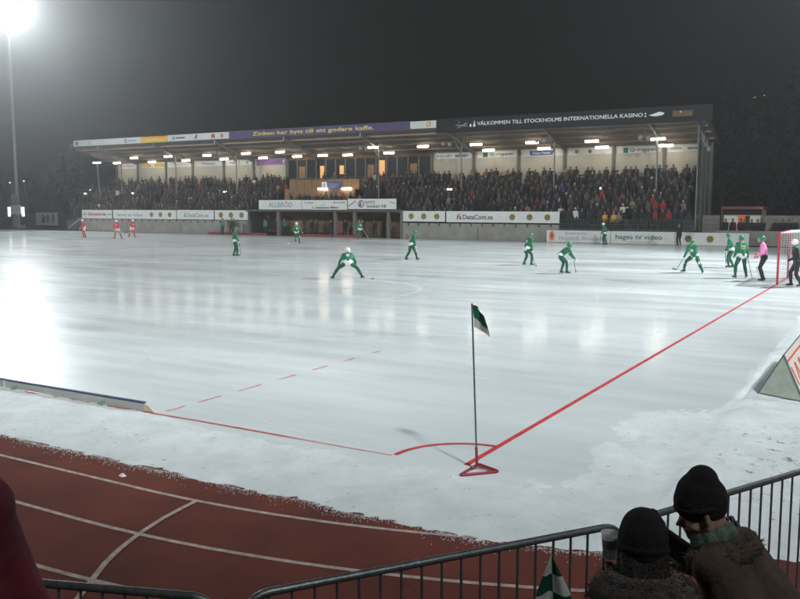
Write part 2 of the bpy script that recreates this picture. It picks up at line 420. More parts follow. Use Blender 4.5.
# ice: frosted white over clearer, glossier ice, combed by blades and scrapers
def ice_material():
    m = bpy.data.materials.new('ice'); m.use_nodes = True; nt = m.node_tree; b = nt.nodes['Principled BSDF']; L = nt.links.new
    tc = nt.nodes.new('ShaderNodeTexCoord')
    def N(t, **k):
        n = nt.nodes.new(t)
        for a, v in k.items():
            if a in n.inputs: n.inputs[a].default_value = v
            else: setattr(n, a, v)
        return n
    def noise(vec, s, det=5, rough=.55):
        n = N('ShaderNodeTexNoise'); n.inputs['Scale'].default_value = s; n.inputs['Detail'].default_value = det; n.inputs['Roughness'].default_value = rough
        L(vec, n.inputs['Vector']); return n.outputs['Fac']
    def ramp(f, p0, c0, p1, c1):
        r = N('ShaderNodeValToRGB'); r.color_ramp.elements[0].position = p0; r.color_ramp.elements[1].position = p1
        r.color_ramp.elements[0].color = (*c0, 1); r.color_ramp.elements[1].color = (*c1, 1); L(f, r.inputs['Fac']); return r.outputs['Color']
    def math_(op, a, b_, clamp=False):
        n = N('ShaderNodeMath'); n.operation = op; n.use_clamp = clamp
        for i, q in enumerate((a, b_)):
            if isinstance(q, (int, float)): n.inputs[i].default_value = q
            else: L(q, n.inputs[i])
        return n.outputs[0]
    mp = N('ShaderNodeMapping'); L(tc.outputs['Object'], mp.inputs['Vector'])
    mp.inputs['Rotation'].default_value = (0, 0, -math.radians(22)); mp.inputs['Scale'].default_value = (.05, .32, 1)
    mp2 = N('ShaderNodeMapping'); L(tc.outputs['Object'], mp2.inputs['Vector'])
    mp2.inputs['Rotation'].default_value = (0, 0, -math.radians(35)); mp2.inputs['Scale'].default_value = (.35, 2.2, 1)
    big = noise(mp.outputs['Vector'], 1.0, 6, .6)
    fine = noise(mp2.outputs['Vector'], 1.0, 8, .65)
    blot = noise(tc.outputs['Object'], .16, 5, .55)
    f = math_('ADD', math_('MULTIPLY', big, .45), math_('ADD', math_('MULTIPLY', fine, .25), math_('MULTIPLY', blot, .30)))
    c = ramp(f, .37, (.485,.54,.555), .63, (.69,.735,.75))
    L(c, b.inputs['Base Color'])
    r = ramp(f, .38, (.26,)*3, .62, (.45,)*3); L(r, b.inputs['Roughness'])
    b.inputs['IOR'].default_value = 1.31; b.inputs['Specular IOR Level'].default_value = .25
    b.inputs['Coat Weight'].default_value = .36; b.inputs['Coat Roughness'].default_value = .105; b.inputs['Coat IOR'].default_value = 1.33
    h = math_('ADD', noise(mp2.outputs['Vector'], 6.0, 5), math_('MULTIPLY', noise(tc.outputs['Object'], 14, 4), .5))
    bp = N('ShaderNodeBump'); bp.inputs['Strength'].default_value = .22; bp.inputs['Distance'].default_value = .004; L(h, bp.inputs['Height'])
    L(bp.outputs['Normal'], b.inputs['Normal'])
    cw = noise(mp.outputs['Vector'], 2.3, 6, .65)
    L(ramp(cw, .36, (.16,)*3, .62, (.58,)*3), b.inputs['Coat Weight']); L(ramp(blot, .35, (.085,)*3, .65, (.145,)*3), b.inputs['Coat Roughness'])
    return m
M['ice'] = ice_material()
g = MB(); g.add([(-104,-1.6,0),(-10,-1.6,0),(-10,65.45,0),(-104,65.45,0),(3.2,-1.6,0),(3.2,65.45,0)], [(0,1,2,3),(1,4,5,2)])
struct(g.build('ice', M['ice']))

# snow: scraped bank along the track, trampled corner, smooth bank behind the goal line
def edge_y(x): return -2.2+max(0, x-.6)**2*.088 if x < 7 else -2.2+6.4**2*.088+(x-7)*1.2
def snow_h(x, y):
    e = y-edge_y(x)+.13*nz(x, y, 1.3)+.07*nz(x, y, 4.5)+.06*nz(x, y, 13)+.04*nz(x, y, 31)
    if e < -.05: return -.06
    n1 = nz(x, y, .7, 3); n2 = nz(x, y, 2.6, 7); n3 = nz(x, y, 9, 1); n4 = nz(x, y, 22, 5)
    near = 1-sm(1.25+.55*sm(-3.5,-6.5,x), 2.35+.2*sm(-3.5,-6.5,x), e+.30*n1*(1-.7*sm(-4,-6.5,x)))
    right = sm(2.15, 2.75, x+.12*n1+.05*n2)*(.35 if 6.0 < y < 11 and x > 2.6 else 1)
    corner = (sm(.30, 1.5, x+.35*n1+.2*n2-.25))*(1-sm(2.6, 6.0, y+.9*n1+.5*n2-.45*max(0, x)))*.72
    c = max(near, right, corner)
    hgt = c*(.030+.035*right+.022*n1+.016*n2+.009*n3+.005*n4)-(1-c)*.030+(.008*n2+.008*n3+.006*n4)*(1-c)
    if hgt > 0: hgt *= sm(0, .22, e)
    return hgt if e > .0 else -.03
def snow_material():
    m = mat('snow', (.66,.69,.70), .75); nt = m.node_tree; b = nt.nodes['Principled BSDF']; L = nt.links.new
    tc = nt.nodes.new('ShaderNodeTexCoord')
    def noise(s, d=6, r=.6):
        n = nt.nodes.new('ShaderNodeTexNoise'); n.inputs['Scale'].default_value = s; n.inputs['Detail'].default_value = d; n.inputs['Roughness'].default_value = r
        L(tc.outputs['Object'], n.inputs['Vector']); return n.outputs['Fac']
    def ramp(f, p0, c0, p1, c1):
        r = nt.nodes.new('ShaderNodeValToRGB'); e = r.color_ramp.elements; e[0].position = p0; e[1].position = p1; e[0].color = (*c0, 1); e[1].color = (*c1, 1)
        L(f, r.inputs['Fac']); return r.outputs['Color']
    a = ramp(noise(1.1, 9, .68), .34, (.545,.59,.595), .64, (.685,.735,.75))
    # gravel trodden into the snow beside the barrier
    dt = nt.nodes.new('ShaderNodeVectorMath'); dt.operation = 'DISTANCE'; dt.inputs[1].default_value = (5.6, 2.2, 0); L(tc.outputs['Object'], dt.inputs[0])
    mr = nt.nodes.new('ShaderNodeMapRange'); mr.inputs['From Min'].default_value = 1.2; mr.inputs['From Max'].default_value = 3.6; mr.inputs['To Min'].default_value = .09; mr.inputs['To Max'].default_value = 0
    L(dt.outputs['Value'], mr.inputs['Value'])
    ad = nt.nodes.new('ShaderNodeMath'); ad.operation = 'ADD'; L(noise(7, 6, .7), ad.inputs[0]); L(mr.outputs[0], ad.inputs[1])
    d = ramp(ad.outputs[0], .62, (0,0,0), .74, (1,1,1))
    mx = nt.nodes.new('ShaderNodeMix'); mx.data_type = 'RGBA'; L(d, mx.inputs[0]); L(a, mx.inputs[6]); mx.inputs[7].default_value = (.12,.12,.115,1)
    L(mx.outputs[2], b.inputs['Base Color'])
    bp = nt.nodes.new('ShaderNodeBump'); bp.inputs['Strength'].default_value = .65; bp.inputs['Distance'].default_value = .035; L(noise(11, 9, .74), bp.inputs['Height']); L(bp.outputs['Normal'], b.inputs['Normal'])
    b.inputs['Subsurface Weight'].default_value = 0
    return m
M['snow'] = snow_material()
def grid(name, xs, ys, m, fn):
    vs = [(x, y, fn(x, y)) for y in ys for x in xs]; nx = len(xs); fs = []
    for j in range(len(ys)-1):
        for i in range(nx-1):
            q = (j*nx+i, j*nx+i+1, (j+1)*nx+i+1, (j+1)*nx+i)
            if max(vs[k][2] for k in q) > -.02: fs.append(q)
    used = sorted({k for q in fs for k in q}); mp = {k: i for i, k in enumerate(used)}
    mb = MB(); mb.add([vs[k] for k in used], [tuple(mp[k] for k in q) for q in fs], 0, True)
    return struct(mb.build(name, m))
grid('snow_bank', list(np.arange(-13, 9.01, .07)), list(np.arange(-2.9, 20.01, .085)), M['snow'], snow_h)
grid('snow_bank', list(np.arange(-112, -12.9, .6)), list(np.arange(-2.9, 1.2, .15)), M['snow'], snow_h)
grid('snow_bank', list(np.arange(1.8, 40, .5)), list(np.arange(19.95, 76, .5)), M['snow'], snow_h)
# crumbs thrown on the track along the edge
mb = MB()
for i in range(4200):
    x = random.uniform(-9.5, 3.2); e = random.expovariate(1/.055)-.04; y = edge_y(x)-.02-e+.1*nz(x, 0, 1.3)
    r = random.uniform(.002, .008)*(1.4 if random.random() < .05 else 1); z = r*.4
    mb.add([(x-r,y-r*.5,z-r),(x+r,y-r*.6,z-r),(x,y+r,z-r),(x+r*.2,y,z+r)], [(0,2,1),(0,1,3),(1,2,3),(2,0,3)], 0)
tag(mb.build('snow_crumbs', M['snow']), 'loose white snow crumbs scattered along the edge of the maroon track', 'snow', kind='stuff')
mb = MB()
mb.add([(-3.70,-2.64,0),(-3.62,-2.66,0),(-3.59,-2.60,0),(-3.68,-2.58,0),(-3.665,-2.62,.035),(-3.625,-2.62,.042)], [(0,1,5,4),(1,2,5),(2,3,4,5),(3,0,4),(3,2,1,0)], 0)
tag(mb.build('snow_lump', M['jersey_white']), 'small white lump of snow lying alone on the maroon track beside the bank', 'snow lump')

# painted lines in the ice
def gx(y): return .014*y
mk('line_red_sideline', (.50,.10,.10), .5, var=.3, scale=4, alpha=.75)
pts = [(gx(y), y) for y in np.linspace(.05, 61.6, 40)]
strip('goal_line', pts, [.085]*40, .004, M['line_red'])
strip('sideline_marking', [(x, -.06+.02*math.sin(x)) for x in np.linspace(-60, -2.9, 60)], .075, .004, M['line_red_sideline'])
mk('line_red_worn', (.56,.20,.20), .5, var=.3, scale=5, alpha=.6)
strip('sideline_marking', [(x, -.06+.02*math.sin(x)) for x in np.linspace(-2.9, -1.1, 14)], [.07-.002*k for k in range(14)], .004, M['line_red_worn'])
strip('corner_arc', [(1.06*math.cos(a), 1.06*math.sin(a)) for a in np.linspace(PI*.5, PI*1.01, 24)], .075, .008, M['line_red'])
mk('line_red_faded', (.56,.26,.26), .5, var=.3, scale=5)
d0 = [(.17,.61),(.94,1.52),(2.01,2.66),(3.25,3.77),(4.37,4.89),(5.55,6.0),(6.75,7.1)]
dm = MB()
for i, (a, b) in enumerate(d0):
    strip('dashed_marking', [(-5.72, a), (-5.70, (a+b)/2), (-5.72, b)], .06, .004, M['line_red_faded'], dm)
struct(dm.build('dashed_marking', M['line_red_faded']))
mk('line_scrape', (.76,.80,.81), .7, var=.1, scale=3, alpha=.25)
arc = [(-12.14,14.16),(-11.75,15.2),(-11.45,16.4),(-11.4,17.4),(-11.52,18.34),(-11.75,19.97),(-12.6,21.4),(-13.69,22.37),(-15.54,23.0),(-18,23.1)]
strip('scrape_marking', arc, [.05,.08,.1,.12,.15,.2,.24,.28,.3,.1], .004, M['line_scrape'])
strip('scrape_marking', [(-14,2.2),(-10.5,5.4),(-8.38,7.44),(-6.01,9.61),(-4.93,10.44),(-3.4,11.6)], [.02,.05,.09,.1,.06,.02], .008, M['line_scrape'])
strip('scrape_marking', [onz(u, v)[:2] for u, v in ((640,285.6),(680,285.6),(720,285.4),(768,285.3))], [.05,.15,.2,.15], .008, M['line_scrape'])
strip('scrape_marking', [onz(u, v)[:2] for u, v in ((655,270.5),(690,269.8),(725,270.2))], [.05,.15,.1], .008, M['line_scrape'])
strip('scrape_marking', [onz(u, v)[:2] for u, v in ((232,404),(243,412),(262,421),(290,430),(330,439),(370,447))], [.01,.02,.03,.04,.03,.01], .008, M['line_scrape'])
sc_mb = MB(); sc_mb.v = []
for i in range(420):      # blade scratches
    x = random.uniform(-60, 0) if i % 3 else random.uniform(-22, -1); y = random.uniform(2, 60) if i % 3 else random.uniform(1.5, 24); a = random.gauss(.5, .7); l = random.uniform(1, 5); k = random.gauss(0, .12)
    p = [(x+math.cos(a+k*j)*l*j/5, y+math.sin(a+k*j)*l*j/5) for j in range(6)]
    if max(q[0] for q in p) > -.3 or min(q[1] for q in p) < 1 or max(q[1] for q in p) > 64: continue
    strip('scratch_marking', p, [.004,.010,.016,.018,.012,.004], .012+.00005*i, M['line_scrape'], sc_mb)
struct(sc_mb.build('scratch_marking', M['line_scrape']))

# ================================================================== PITCH FURNITURE
# low rail boards along the near sideline
for i, (xa, xb) in enumerate(((-9.78,-6.02),(-13.6,-9.82))):
    r = empty('rink_board', ((xa+xb)/2, -.02, 0), ['low pale rink board on the near sideline, its wooden nose end towards the corner flag', 'low pale rink board on the near sideline, farther from the corner flag'][i], 'rink board', 'low boards along the near sideline')
    h = (xb-xa)/2
    mb = MB(); mb.box(-h, -.02, .012, h, .02, .142); mb.build('board_panel', M['board_face'], r)
    mb = MB(); mb.box(-h, -.026, .142, h, .026, .168); mb.build('top_strip', M['board_blue'], r)
    for fx in (-h+.35, h-1.0):
        mb = MB(); mb.hexa([(fx-.07,-.14,.0),(fx+.07,-.14,.0),(fx+.07,-.022,.0),(fx-.07,-.022,.0),(fx-.06,-.12,.03),(fx+.06,-.12,.03),(fx+.06,-.022,.07),(fx-.06,-.022,.07)])
        mb.build('foot', M['board_foot'], r)
    if i == 0:
        mb = MB(); mb.hexa([(h+.003,-.02,.012),(h+.22,-.012,.012),(h+.22,.012,.012),(h+.003,.02,.012),(h+.003,-.02,.14),(h+.13,-.014,.085),(h+.13,.014,.085),(h+.003,.02,.14)])
        mb.build('wooden_nose', M['board_wood'], r)
# corner flag
fb = np.array([.20, -.04, 0])
r = empty('corner_flag', tuple(fb), 'green and grey corner flag on a thin leaning pole in a red triangular steel foot', 'corner flag')
tp = Vector((-.075, -.045, 2.22))
mb = MB(); mb.tube([tp*.13, tp*.5, tp], .012, 10); mb.build('pole', M['pole_dark'], r)
mb = MB(); mb.tube([(0,0,.03), tp*.135], .019, 10); mb.build('pole_socket', M['base_red'], r)
A = Vector((-.06,-.40,.022)); B = Vector((.32,.0,.022)); C_ = Vector((-.05,.16,.022))
mb = MB()
def rounded(pts, rad, n=5):
    out = []
    for i, p in enumerate(pts):
        a = pts[i-1]; b = pts[(i+1) % len(pts)]; u = (a-p).normalized(); w = (b-p).normalized(); s_ = p+u*rad; e_ = p+w*rad
        for k in range(n+1):
            t = k/n; out.append(s_*(1-t)**2+p*2*t*(1-t)+e_*t*t)
    return out
ring = rounded([A, B, C_], .05); mb.tube(ring+[ring[0]], .018, 8, caps=False); mb.tube([(A+C_)/2, Vector((0,0,.035)), B*.97+A*.0], .014, 8)
mb.build('triangular_foot', M['base_red'], r)
# cloth hanging from the pole top
mb = MB(); nu, nv = 15, 13; W, Hh = .30, .29; top = tp*.992
for side in (0, 1):
    vs = []
    for j in range(nv):
        for i in range(nu):
            s_ = i/(nu-1); t = j/(nv-1)
            x = s_*W*(.52+.16*t)+.02*math.sin(6*s_+2*t); y = -.035*math.sin(7.5*s_+1.1*t)*(.3+s_)-.02*s_; z = -t*(Hh-.0)-s_*s_*.115-s_*.02
            p = top+Vector((RX*x-RY*y*.9, RY*x+RX*y*.9, z))+Vector((-RY,RX,0))*(.004*side)+(tp/tp.length*0)
            vs.append(p-Vector((tp.x,tp.y,0))*(t*.13))
    fs = [(j*nu+i, j*nu+i+1, (j+1)*nu+i+1, (j+1)*nu+i) for j in range(nv-1) for i in range(nu-1)]
    if side: fs = [f[::-1] for f in fs]
    for f in fs:
        pass
    o0 = len(mb.v); mb.add(vs, fs, 0, True)
    for k, f in enumerate(fs):
        j = k//(nu-1); i = k % (nu-1)
        m_ = 1 if j >= 7+(1 if i > 9 else 0) else 0
        mb.m[len(mb.m)-len(fs)+k] = m_
n_ = nu*nv
per = [j*nu for j in range(nv)]; per2 = [j*nu+nu-1 for j in range(nv)]; low = [(nv-1)*nu+i for i in range(nu)]; up_ = list(range(nu))
for ed in (per[::-1], per2, low[::-1]*1, up_):
    mb.f += [(ed[k], ed[k+1], ed[k+1]+n_, ed[k]+n_) for k in range(len(ed)-1)]; mb.m += [2]*(len(ed)-1); mb.sm += [False]*(len(ed)-1)
mk('flag_border', (.03,.035,.035), .8)
mb.build('flag_cloth', [M['flag_green'], M['flag_grey'], M['flag_border']], r)

# goal at the end line: red frame, white net running back
gy0, gy1, gh, gd = 30.2, 34.3, 2.3, 2.0
r = empty('bandy_goal', (.47, (gy0+gy1)/2, 0), 'red framed bandy goal with a white net standing on the end line', 'goal')
hy = (gy1-gy0)/2
for s_ in (-1, 1):
    mb = MB(); mb.beam((0,s_*hy,0),(0,s_*hy,gh),.09,.09); mb.build('goal_post', M['goal_red'], r)
mb = MB(); mb.beam((0,-hy+.047,gh-.045),(0,hy-.047,gh-.045),.088,.088); mb.build('crossbar', M['goal_red'], r)
mb = MB()
for s_ in (-1, 1):
    mb.tube([(.05,s_*hy,gh-.03),(.9,s_*hy,gh+.02),(1.3,s_*hy,gh-.15),(gd,s_*hy,.9),(gd+.05,s_*hy,.03),(.06,s_*hy,.03)], .025, 8)
mb.tube([(gd+.05,-hy,.03),(gd+.05,hy,.03)], .025, 8); mb.tube([(.9,-hy,gh+.02),(.9,hy,gh+.02)], .02, 8)
mb.build('net_support', M['net_white'], r)
mb = MB(); w_ = .012
prof = [(.05,gh-.03),(.45,gh-.01),(.9,gh+.0),(1.3,gh-.17),(1.65,1.55),(gd-.02,.9),(gd+.02,.05)]
def pl(t):
    n = len(prof)-1; k = min(int(t*n), n-1); q = t*n-k; return (prof[k][0]*(1-q)+prof[k+1][0]*q, prof[k][1]*(1-q)+prof[k+1][1]*q)
for i in range(42):
    y = -hy+.02+(2*hy-.04)*i/41
    for k in range(18):
        a = pl(k/18); b = pl((k+1)/18); mb.beam((a[0],y,a[1]),(b[0],y,b[1]),w_,w_)
for k in range(41):
    a = pl(k/40); mb.beam((a[0],-hy,a[1]),(a[0],hy,a[1]),w_,w_)
for s_ in (-1, 1):
    for k in range(1, 20):
        x = k*.1; a = [pl(t/60) for t in range(61)]; zt = max([q[1] for q in a if abs(q[0]-x) < .06] or [.1]); mb.beam((x,s_*hy,.04),(x,s_*hy,zt),w_,w_)
    for k in range(1, 23):
        z = k*.1; xm = max([pl(t/60)[0] for t in range(61) if pl(t/60)[1] >= z] or [0]); mb.beam((.05,s_*hy,z),(max(xm,.1),s_*hy,z),w_,w_)
mb.build('goal_net', M['net_white'], r)
# A-frame advertising board on the snow
r = empty('frame_board', (3.19, 6.62, .0), 'grey ended triangular advertising board with red lettering standing in the snow behind the goal line', 'advertising board')
Lb, z0 = 3.1, .01; P0 = Vector((-.40,.10,z0)); P1 = Vector((.40,-.26,z0)); Pt = Vector((.02,-.08,.80)); dv = Vector((.03,Lb,0))
mb = MB(); mb.add([P0,P1,Pt], [(0,1,2)]); mb.add([P0+dv,P1+dv,Pt+dv], [(2,1,0)]); mb.add([P0,Pt,Pt+dv,P0+dv], [(0,1,2,3)]); mb.build('canvas_body', M['aframe_end'], r)
e_ = (P1-Pt); nrm = dv.cross(e_).normalized()
if nrm.x < 0: nrm = -nrm
mb = MB(); mb.add([P1,P1+dv,Pt+dv,Pt], [(0,1,2,3)], 0)
def onface(x, y, z):
    u = x/Lb; v = z; return tuple(Vector(Pt+dv*u+e_*(1-v)+nrm*.004))
for k in range(9):
    x_ = .22+k*.30; sl_ = (.12 if k % 2 else -.10)
    mb.add([onface(x_,0,.30),onface(x_+.10,0,.30),onface(x_+.10+sl_,0,.70),onface(x_+sl_,0,.70)], [(0,1,2,3)], 1)
for q in (.14, .82):
    mb.add([onface(.06,0,q),onface(Lb-.06,0,q),onface(Lb-.06,0,q+.04),onface(.06,0,q+.04)], [(0,1,2,3)], 1)
mk('aframe_face', (.62,.57,.50), .6, var=.08, scale=3); mk('aframe_red', (.62,.06,.03), .6)
mb.build('printed_face', [M['aframe_face'], M['aframe_red']], r)
mb = MB(); mb.tube([P0,Pt],.012,6); mb.tube([P1,Pt],.012,6); mb.tube([P0,P1],.012,6); mb.tube([Pt,Pt+dv],.012,6); mb.build('edge_tubes', M['pole_dark'], r)

# ================================================================== NEAR SIDE: terrace steps and crowd barriers
V = Vector((-RY, RX, 0)); U = Vector((RX, RY, 0)); CB = Vector((CAM[0], CAM[1], 0))
TZ = .45
mb = MB()     # stepped viewing terrace, measured from below the photographer
def stepbox(d0, d1, l0, l1, z1):
    q = [CB+V*d+U*l for d, l in ((d0,l0),(d0,l1),(d1,l1),(d1,l0))]
    mb.hexa([(p.x,p.y,-.01) for p in q]+[(p.x,p.y,z1) for p in q])
tp_ = [(-.6,-8.3),(2.22,-7.22),(3.52,-5.35),(5.4,-2.2),(9.5,-2.2),(9.5,-9.5),(6.5,-11.5),(-.6,-11.5)]
mb.add([(x,y,-.01) for x,y in tp_]+[(x,y,TZ) for x,y in tp_], [tuple(range(7,-1,-1)), tuple(range(8,16))]+[(i,(i+1)%8,8+(i+1)%8,8+i) for i in range(8)])
stepbox(1.0, 2.9, -3.2, 2.4, 1.0); stepbox(-.9, .998, -3.2, 2.4, 1.75)
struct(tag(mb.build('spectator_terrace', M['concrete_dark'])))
def barrier(a, b, zr, label, zb=TZ):
    a = Vector((a[0],a[1],0)); b = Vector((b[0],b[1],0)); d = b-a; L = d.length
    r = empty('crowd_barrier', ((a.x+b.x)/2,(a.y+b.y)/2,zb), label, 'barrier', 'steel barriers in front of the spectators', math.atan2(d.y, d.x))
    zt = zr-zb; h = L/2; rad = .13
    loop = rounded([Vector((-h,0,.16)),Vector((h,0,.16)),Vector((h,0,zt)),Vector((-h,0,zt))], rad, 6)
    mb = MB(); mb.tube(loop+[loop[0]], .021, 12, caps=False); mb.build('barrier_frame', M['galvanised'], r)
    n = int(L/.112)
    for i in range(1, n):
        x = -h+L*i/n
        m2 = MB(); m2.tube([(x,0,.165),(x,0,zt-.005)], .0075, 8); m2.build('bar', M['galvanised'], r)
    for s_ in (-1, 1):
        m2 = MB(); m2.tube([(s_*(h-.3),-.28,.012),(s_*(h-.3),.28,.012)], .018, 8); m2.tube([(s_*(h-.3),0,.012),(s_*(h-.3),0,.17)], .018, 8); m2.build('foot', M['galvanised'], r)
    return r
ZR = 1.65
barrier((-.02,-7.93), (2.15,-7.13), ZR, 'grey tubular crowd barrier beside the dark red jacket, its rounded end in open view')
barrier((2.26,-7.05), (3.545,-5.24), ZR, 'grey tubular crowd barrier behind the small flag and the paper cup')
barrier((3.575,-5.19), (4.52,-3.30), ZR, 'grey tubular crowd barrier behind the man in the black beanie')

# ================================================================== GRANDSTAND
YF, YB = 65.7, 72.0
XL, XR = -88.3, -10.2
X1, X2, X3 = -60.0, -39.1, -22.3            # wall | dugout | wall | fenced end
def ceil_z(y): return 11.02-(y-65.2)*.275
NROW = 11; RD = .52; RH = .40
def row_y(i): return 66.15+RD*i
def row_z(i): return 1.30+RH*i
BX0, BX1, BY = -56.8, -47.0, 68.75           # glazed announcer's booth standing in the terrace
G = empty('grandstand', ((XL+XR)/2, YF, 0), 'long roofed grandstand full of spectators along the far side of the ice', 'grandstand')
gx0 = (XL+XR)/2; off = Vector((gx0, YF, 0))
def gpart(name, mb, mats, parent=None):
    p = parent or G
    o = mb.build(name, mats, p)
    o.data.transform(Matrix.Translation(-off)); return o
# stepped terrace
mb = MB()
for (xa, xb, i0) in ((XL-3.2, X1, 0), (X1, X2, 4), (X2, X3, 0), (X3, XR, 0)):
    for i in range(i0, NROW):
        y0 = row_y(i)-.26; y1 = (row_y(i)+.26 if i < NROW-1 else YB-.01)
        segs = [(xa, xb)]
        if xa == X1 and y0 > BY-.3: segs = [(xa, BX0), (BX1, xb)]
        for a, b in segs:
            mb.box(a, y0, (0 if i0 == 0 else 2.95)-.005, b, y1-.002, row_z(i))
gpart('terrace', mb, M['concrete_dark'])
# low front walls with their bracket row
for (xa, xb) in ((XL, X1), (X2, X3)):
    mb = MB(); mb.box(xa, YF, 0, xb, YF+.18, 1.62); w = gpart('front_wall', mb, M['concrete'])
    n = int((xb-xa)/1.18)
    for k in range(n):
        x = xa+.7+k*1.18; mb = MB(); mb.box(x-.07, YF-.05, 1.36, x+.07, YF-.003, 1.60); gpart('bracket', mb, M['concrete_dark'], w)
    for k in range(1, int((xb-xa)/9.4)+1):
        mb = MB(); x = xa+k*9.4-.9; mb.box(x-.045, YF-.006, 0, x+.045, YF-.001, 1.35); gpart('wall_joint', mb, M['concrete_dark'], w)
# railing behind the banners and the dark fence at the near end
mb = MB()
for (xa, xb) in ((XL, X1), (X2, X3)):
    for k in range(int((xb-xa)/2.6)+1): mb.tube([(xa+.1+k*2.6, YF+.1, 1.62), (xa+.1+k*2.6, YF+.1, 2.72)], .03, 6)
    mb.tube([(xa, YF+.1, 2.72), (xb, YF+.1, 2.72)], .03, 6)
gpart('front_railing', mb, M['steel_paint'])
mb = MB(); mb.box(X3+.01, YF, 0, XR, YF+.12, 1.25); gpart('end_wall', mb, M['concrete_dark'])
mb = MB()
for z in (1.7, 2.15): mb.tube([(X3, YF+.06, z), (XR, YF+.06, z)], .028, 6)
for k in range(60):
    x = X3+.1+k*(XR-X3-.2)/59; mb.beam((x, YF+.06, 1.25), (x, YF+.06, 2.15), .035, .02)
gpart('end_railing', mb, M['pole_dark'])
# steps at the far end
mb = MB()
for k in range(7): mb.box(-90.9+k*.33, YF+.2, 0, -90.9+(k+1)*.33-.004, YF+1.6, .2*(k+1))
st = gpart('end_steps', mb, M['concrete_dark'])
mb = MB(); mb.beam((-91.1, YF+.1, .35), (-88.5, YF+.1, 1.75), .10, .22); gpart('handrail', mb, M['concrete'], st)
# back wall: beige panels between pillars, five metres each
px_ = [XL]+[-84.24,-79.0,-74.18,-68.89,-64.01,-58.9]
pxr = [X2,-34.09,-29.0,-24.09,-19.15,-14.31,XR+.1]
def wallrun(xs):
    for a, b in zip(xs[:-1], xs[1:]):
        mb = MB(); mb.box(a+.14, YB, 4.8, b-.14, YB+.15, 9.12); gpart('wall_panel', mb, M['wall_beige'])
    for x in xs:
        mb = MB(); mb.box(x-.138, YB-.16, 4.8, x+.138, YB+.2, 9.16); gpart('pillar', mb, M['wall_pillar'])
wallrun(px_); wallrun(pxr)
mb = MB(); mb.box(XL-.1, YB+.202, 0, XR+.2, YB+.4, 9.14); gpart('rear_wall', mb, M['concrete_dark'])
# booth
mb = MB(); mb.box(BX0, BY, 2.95, BX1, BY+.12, 5.25); mb.box(BX0, BY+.12, 5.1, BX1, YB-.2, 5.25); gpart('booth_base', mb, M['wood_orange'])
B = None
mb = MB(); 
for k in range(9):
    xa = BX0+k*(BX1-BX0)/9; mb.box(xa+.03, BY+.9, 5.26, xa+(BX1-BX0)/9-.03, BY+.98, 6.35)
gpart('booth_parapet', mb, M['wood_orange'])
mb = MB()
for k in range(4):
    mb.box(BX1+.05+k*1.95, 71.50, 5.4, BX1+1.9+k*1.95, 71.58, 6.5)
gpart('side_parapet', mb, M['wood_orange'])
mb = MB(); mb.box(BX0-1.9, 71.50, 5.4, BX0-.1, 71.58, 6.5); gpart('side_parapet', mb, M['wood_orange'])
mb = MB(); mb.tube([(BX0, BY+.94, 6.55), (X2, BY+.94, 6.55)], .03, 6); gpart('booth_rail', mb, M['pole_dark'])
mb = MB(); mb.box(-58.7, YB-.05, 4.8, X2-.2, YB+.1, 6.5); mb.box(-58.7, YB-.05, 8.75, X2-.2, YB+.1, 9.15); gw = gpart('booth_wall', mb, M['wood_brown'])
wx = np.linspace(-58.7, X2-.2, 15)
lit = {1: 'wood_orange', 3: 'warm_window', 5: 'warm_window', 8: 'wood_orange', 9: 'warm_window', 12: 'wood_orange'}
for k in range(14):
    mb = MB(); mb.box(wx[k]+.09, YB-.02, 6.5, wx[k+1]-.09, YB+.02, 8.75); f_ = gpart('window_glass', mb, M['window_dark'], gw)
    mb = MB(); mb.box(wx[k]-.08, YB-.09, 6.5, wx[k]+.08, YB+.05, 8.75); gpart('window_post', mb, M['wall_pillar'], gw)
    if k in lit:
        mb = MB(); a = wx[k]+.25; b = wx[k+1]-.25
        if k in (3, 5): a += .3
        mb.box(a, YB-.04, 6.55 if k != 5 else 7.0, b, YB-.022, 8.45 if k == 9 else 8.0); gpart('lit_interior', mb, M[lit[k]], gw)
# dugout under the middle
mb = MB(); mb.box(X1, YF-.1, 2.72, X2, YF+3.2, 2.94); d_ = gpart('dugout_roof', mb, M['concrete_dark'])
mb = MB(); mb.box(X1, YF+2.9, 0, X2, YF+3.1, 2.72); dw = gpart('dugout_wall', mb, M['wood_brown'])
for x, w, m_ in ((-57.5,1.6,'wood_brown'),(-54.6,1.5,'wood_orange'),(-51.2,1.3,'wood_brown'),(-49.2,1.4,'maroon_board'),(-46.6,1.2,'wood_orange'),(-43.8,1.3,'wood_brown')):
    mb = MB(); mb.box(x-w/2, YF+2.84, .1, x+w/2, YF+2.896, 2.2); gpart('dugout_door', mb, M[m_], dw)
for x in (-60.0+.15, -55.4, -47.6, -45.1, -40.9, X2-.15):
    mb = MB(); mb.box(x-.16, YF-.02, 0, x+.16, YF+.3, 2.715); gpart('dugout_pillar', mb, M['wall_pillar'])
mb = MB(); mb.box(-58.9, YF+2.0, .42, -49, YF+2.4, .48); mb.box(-58.9, YF+2.1, 0, -58.8, YF+2.3, .42); mb.box(-49.1, YF+2.1, 0, -49, YF+2.3, .42); mb.box(-54, YF+2.1, 0, -53.9, YF+2.3, .42)
gpart('dugout_bench', mb, M['wood_brown'])
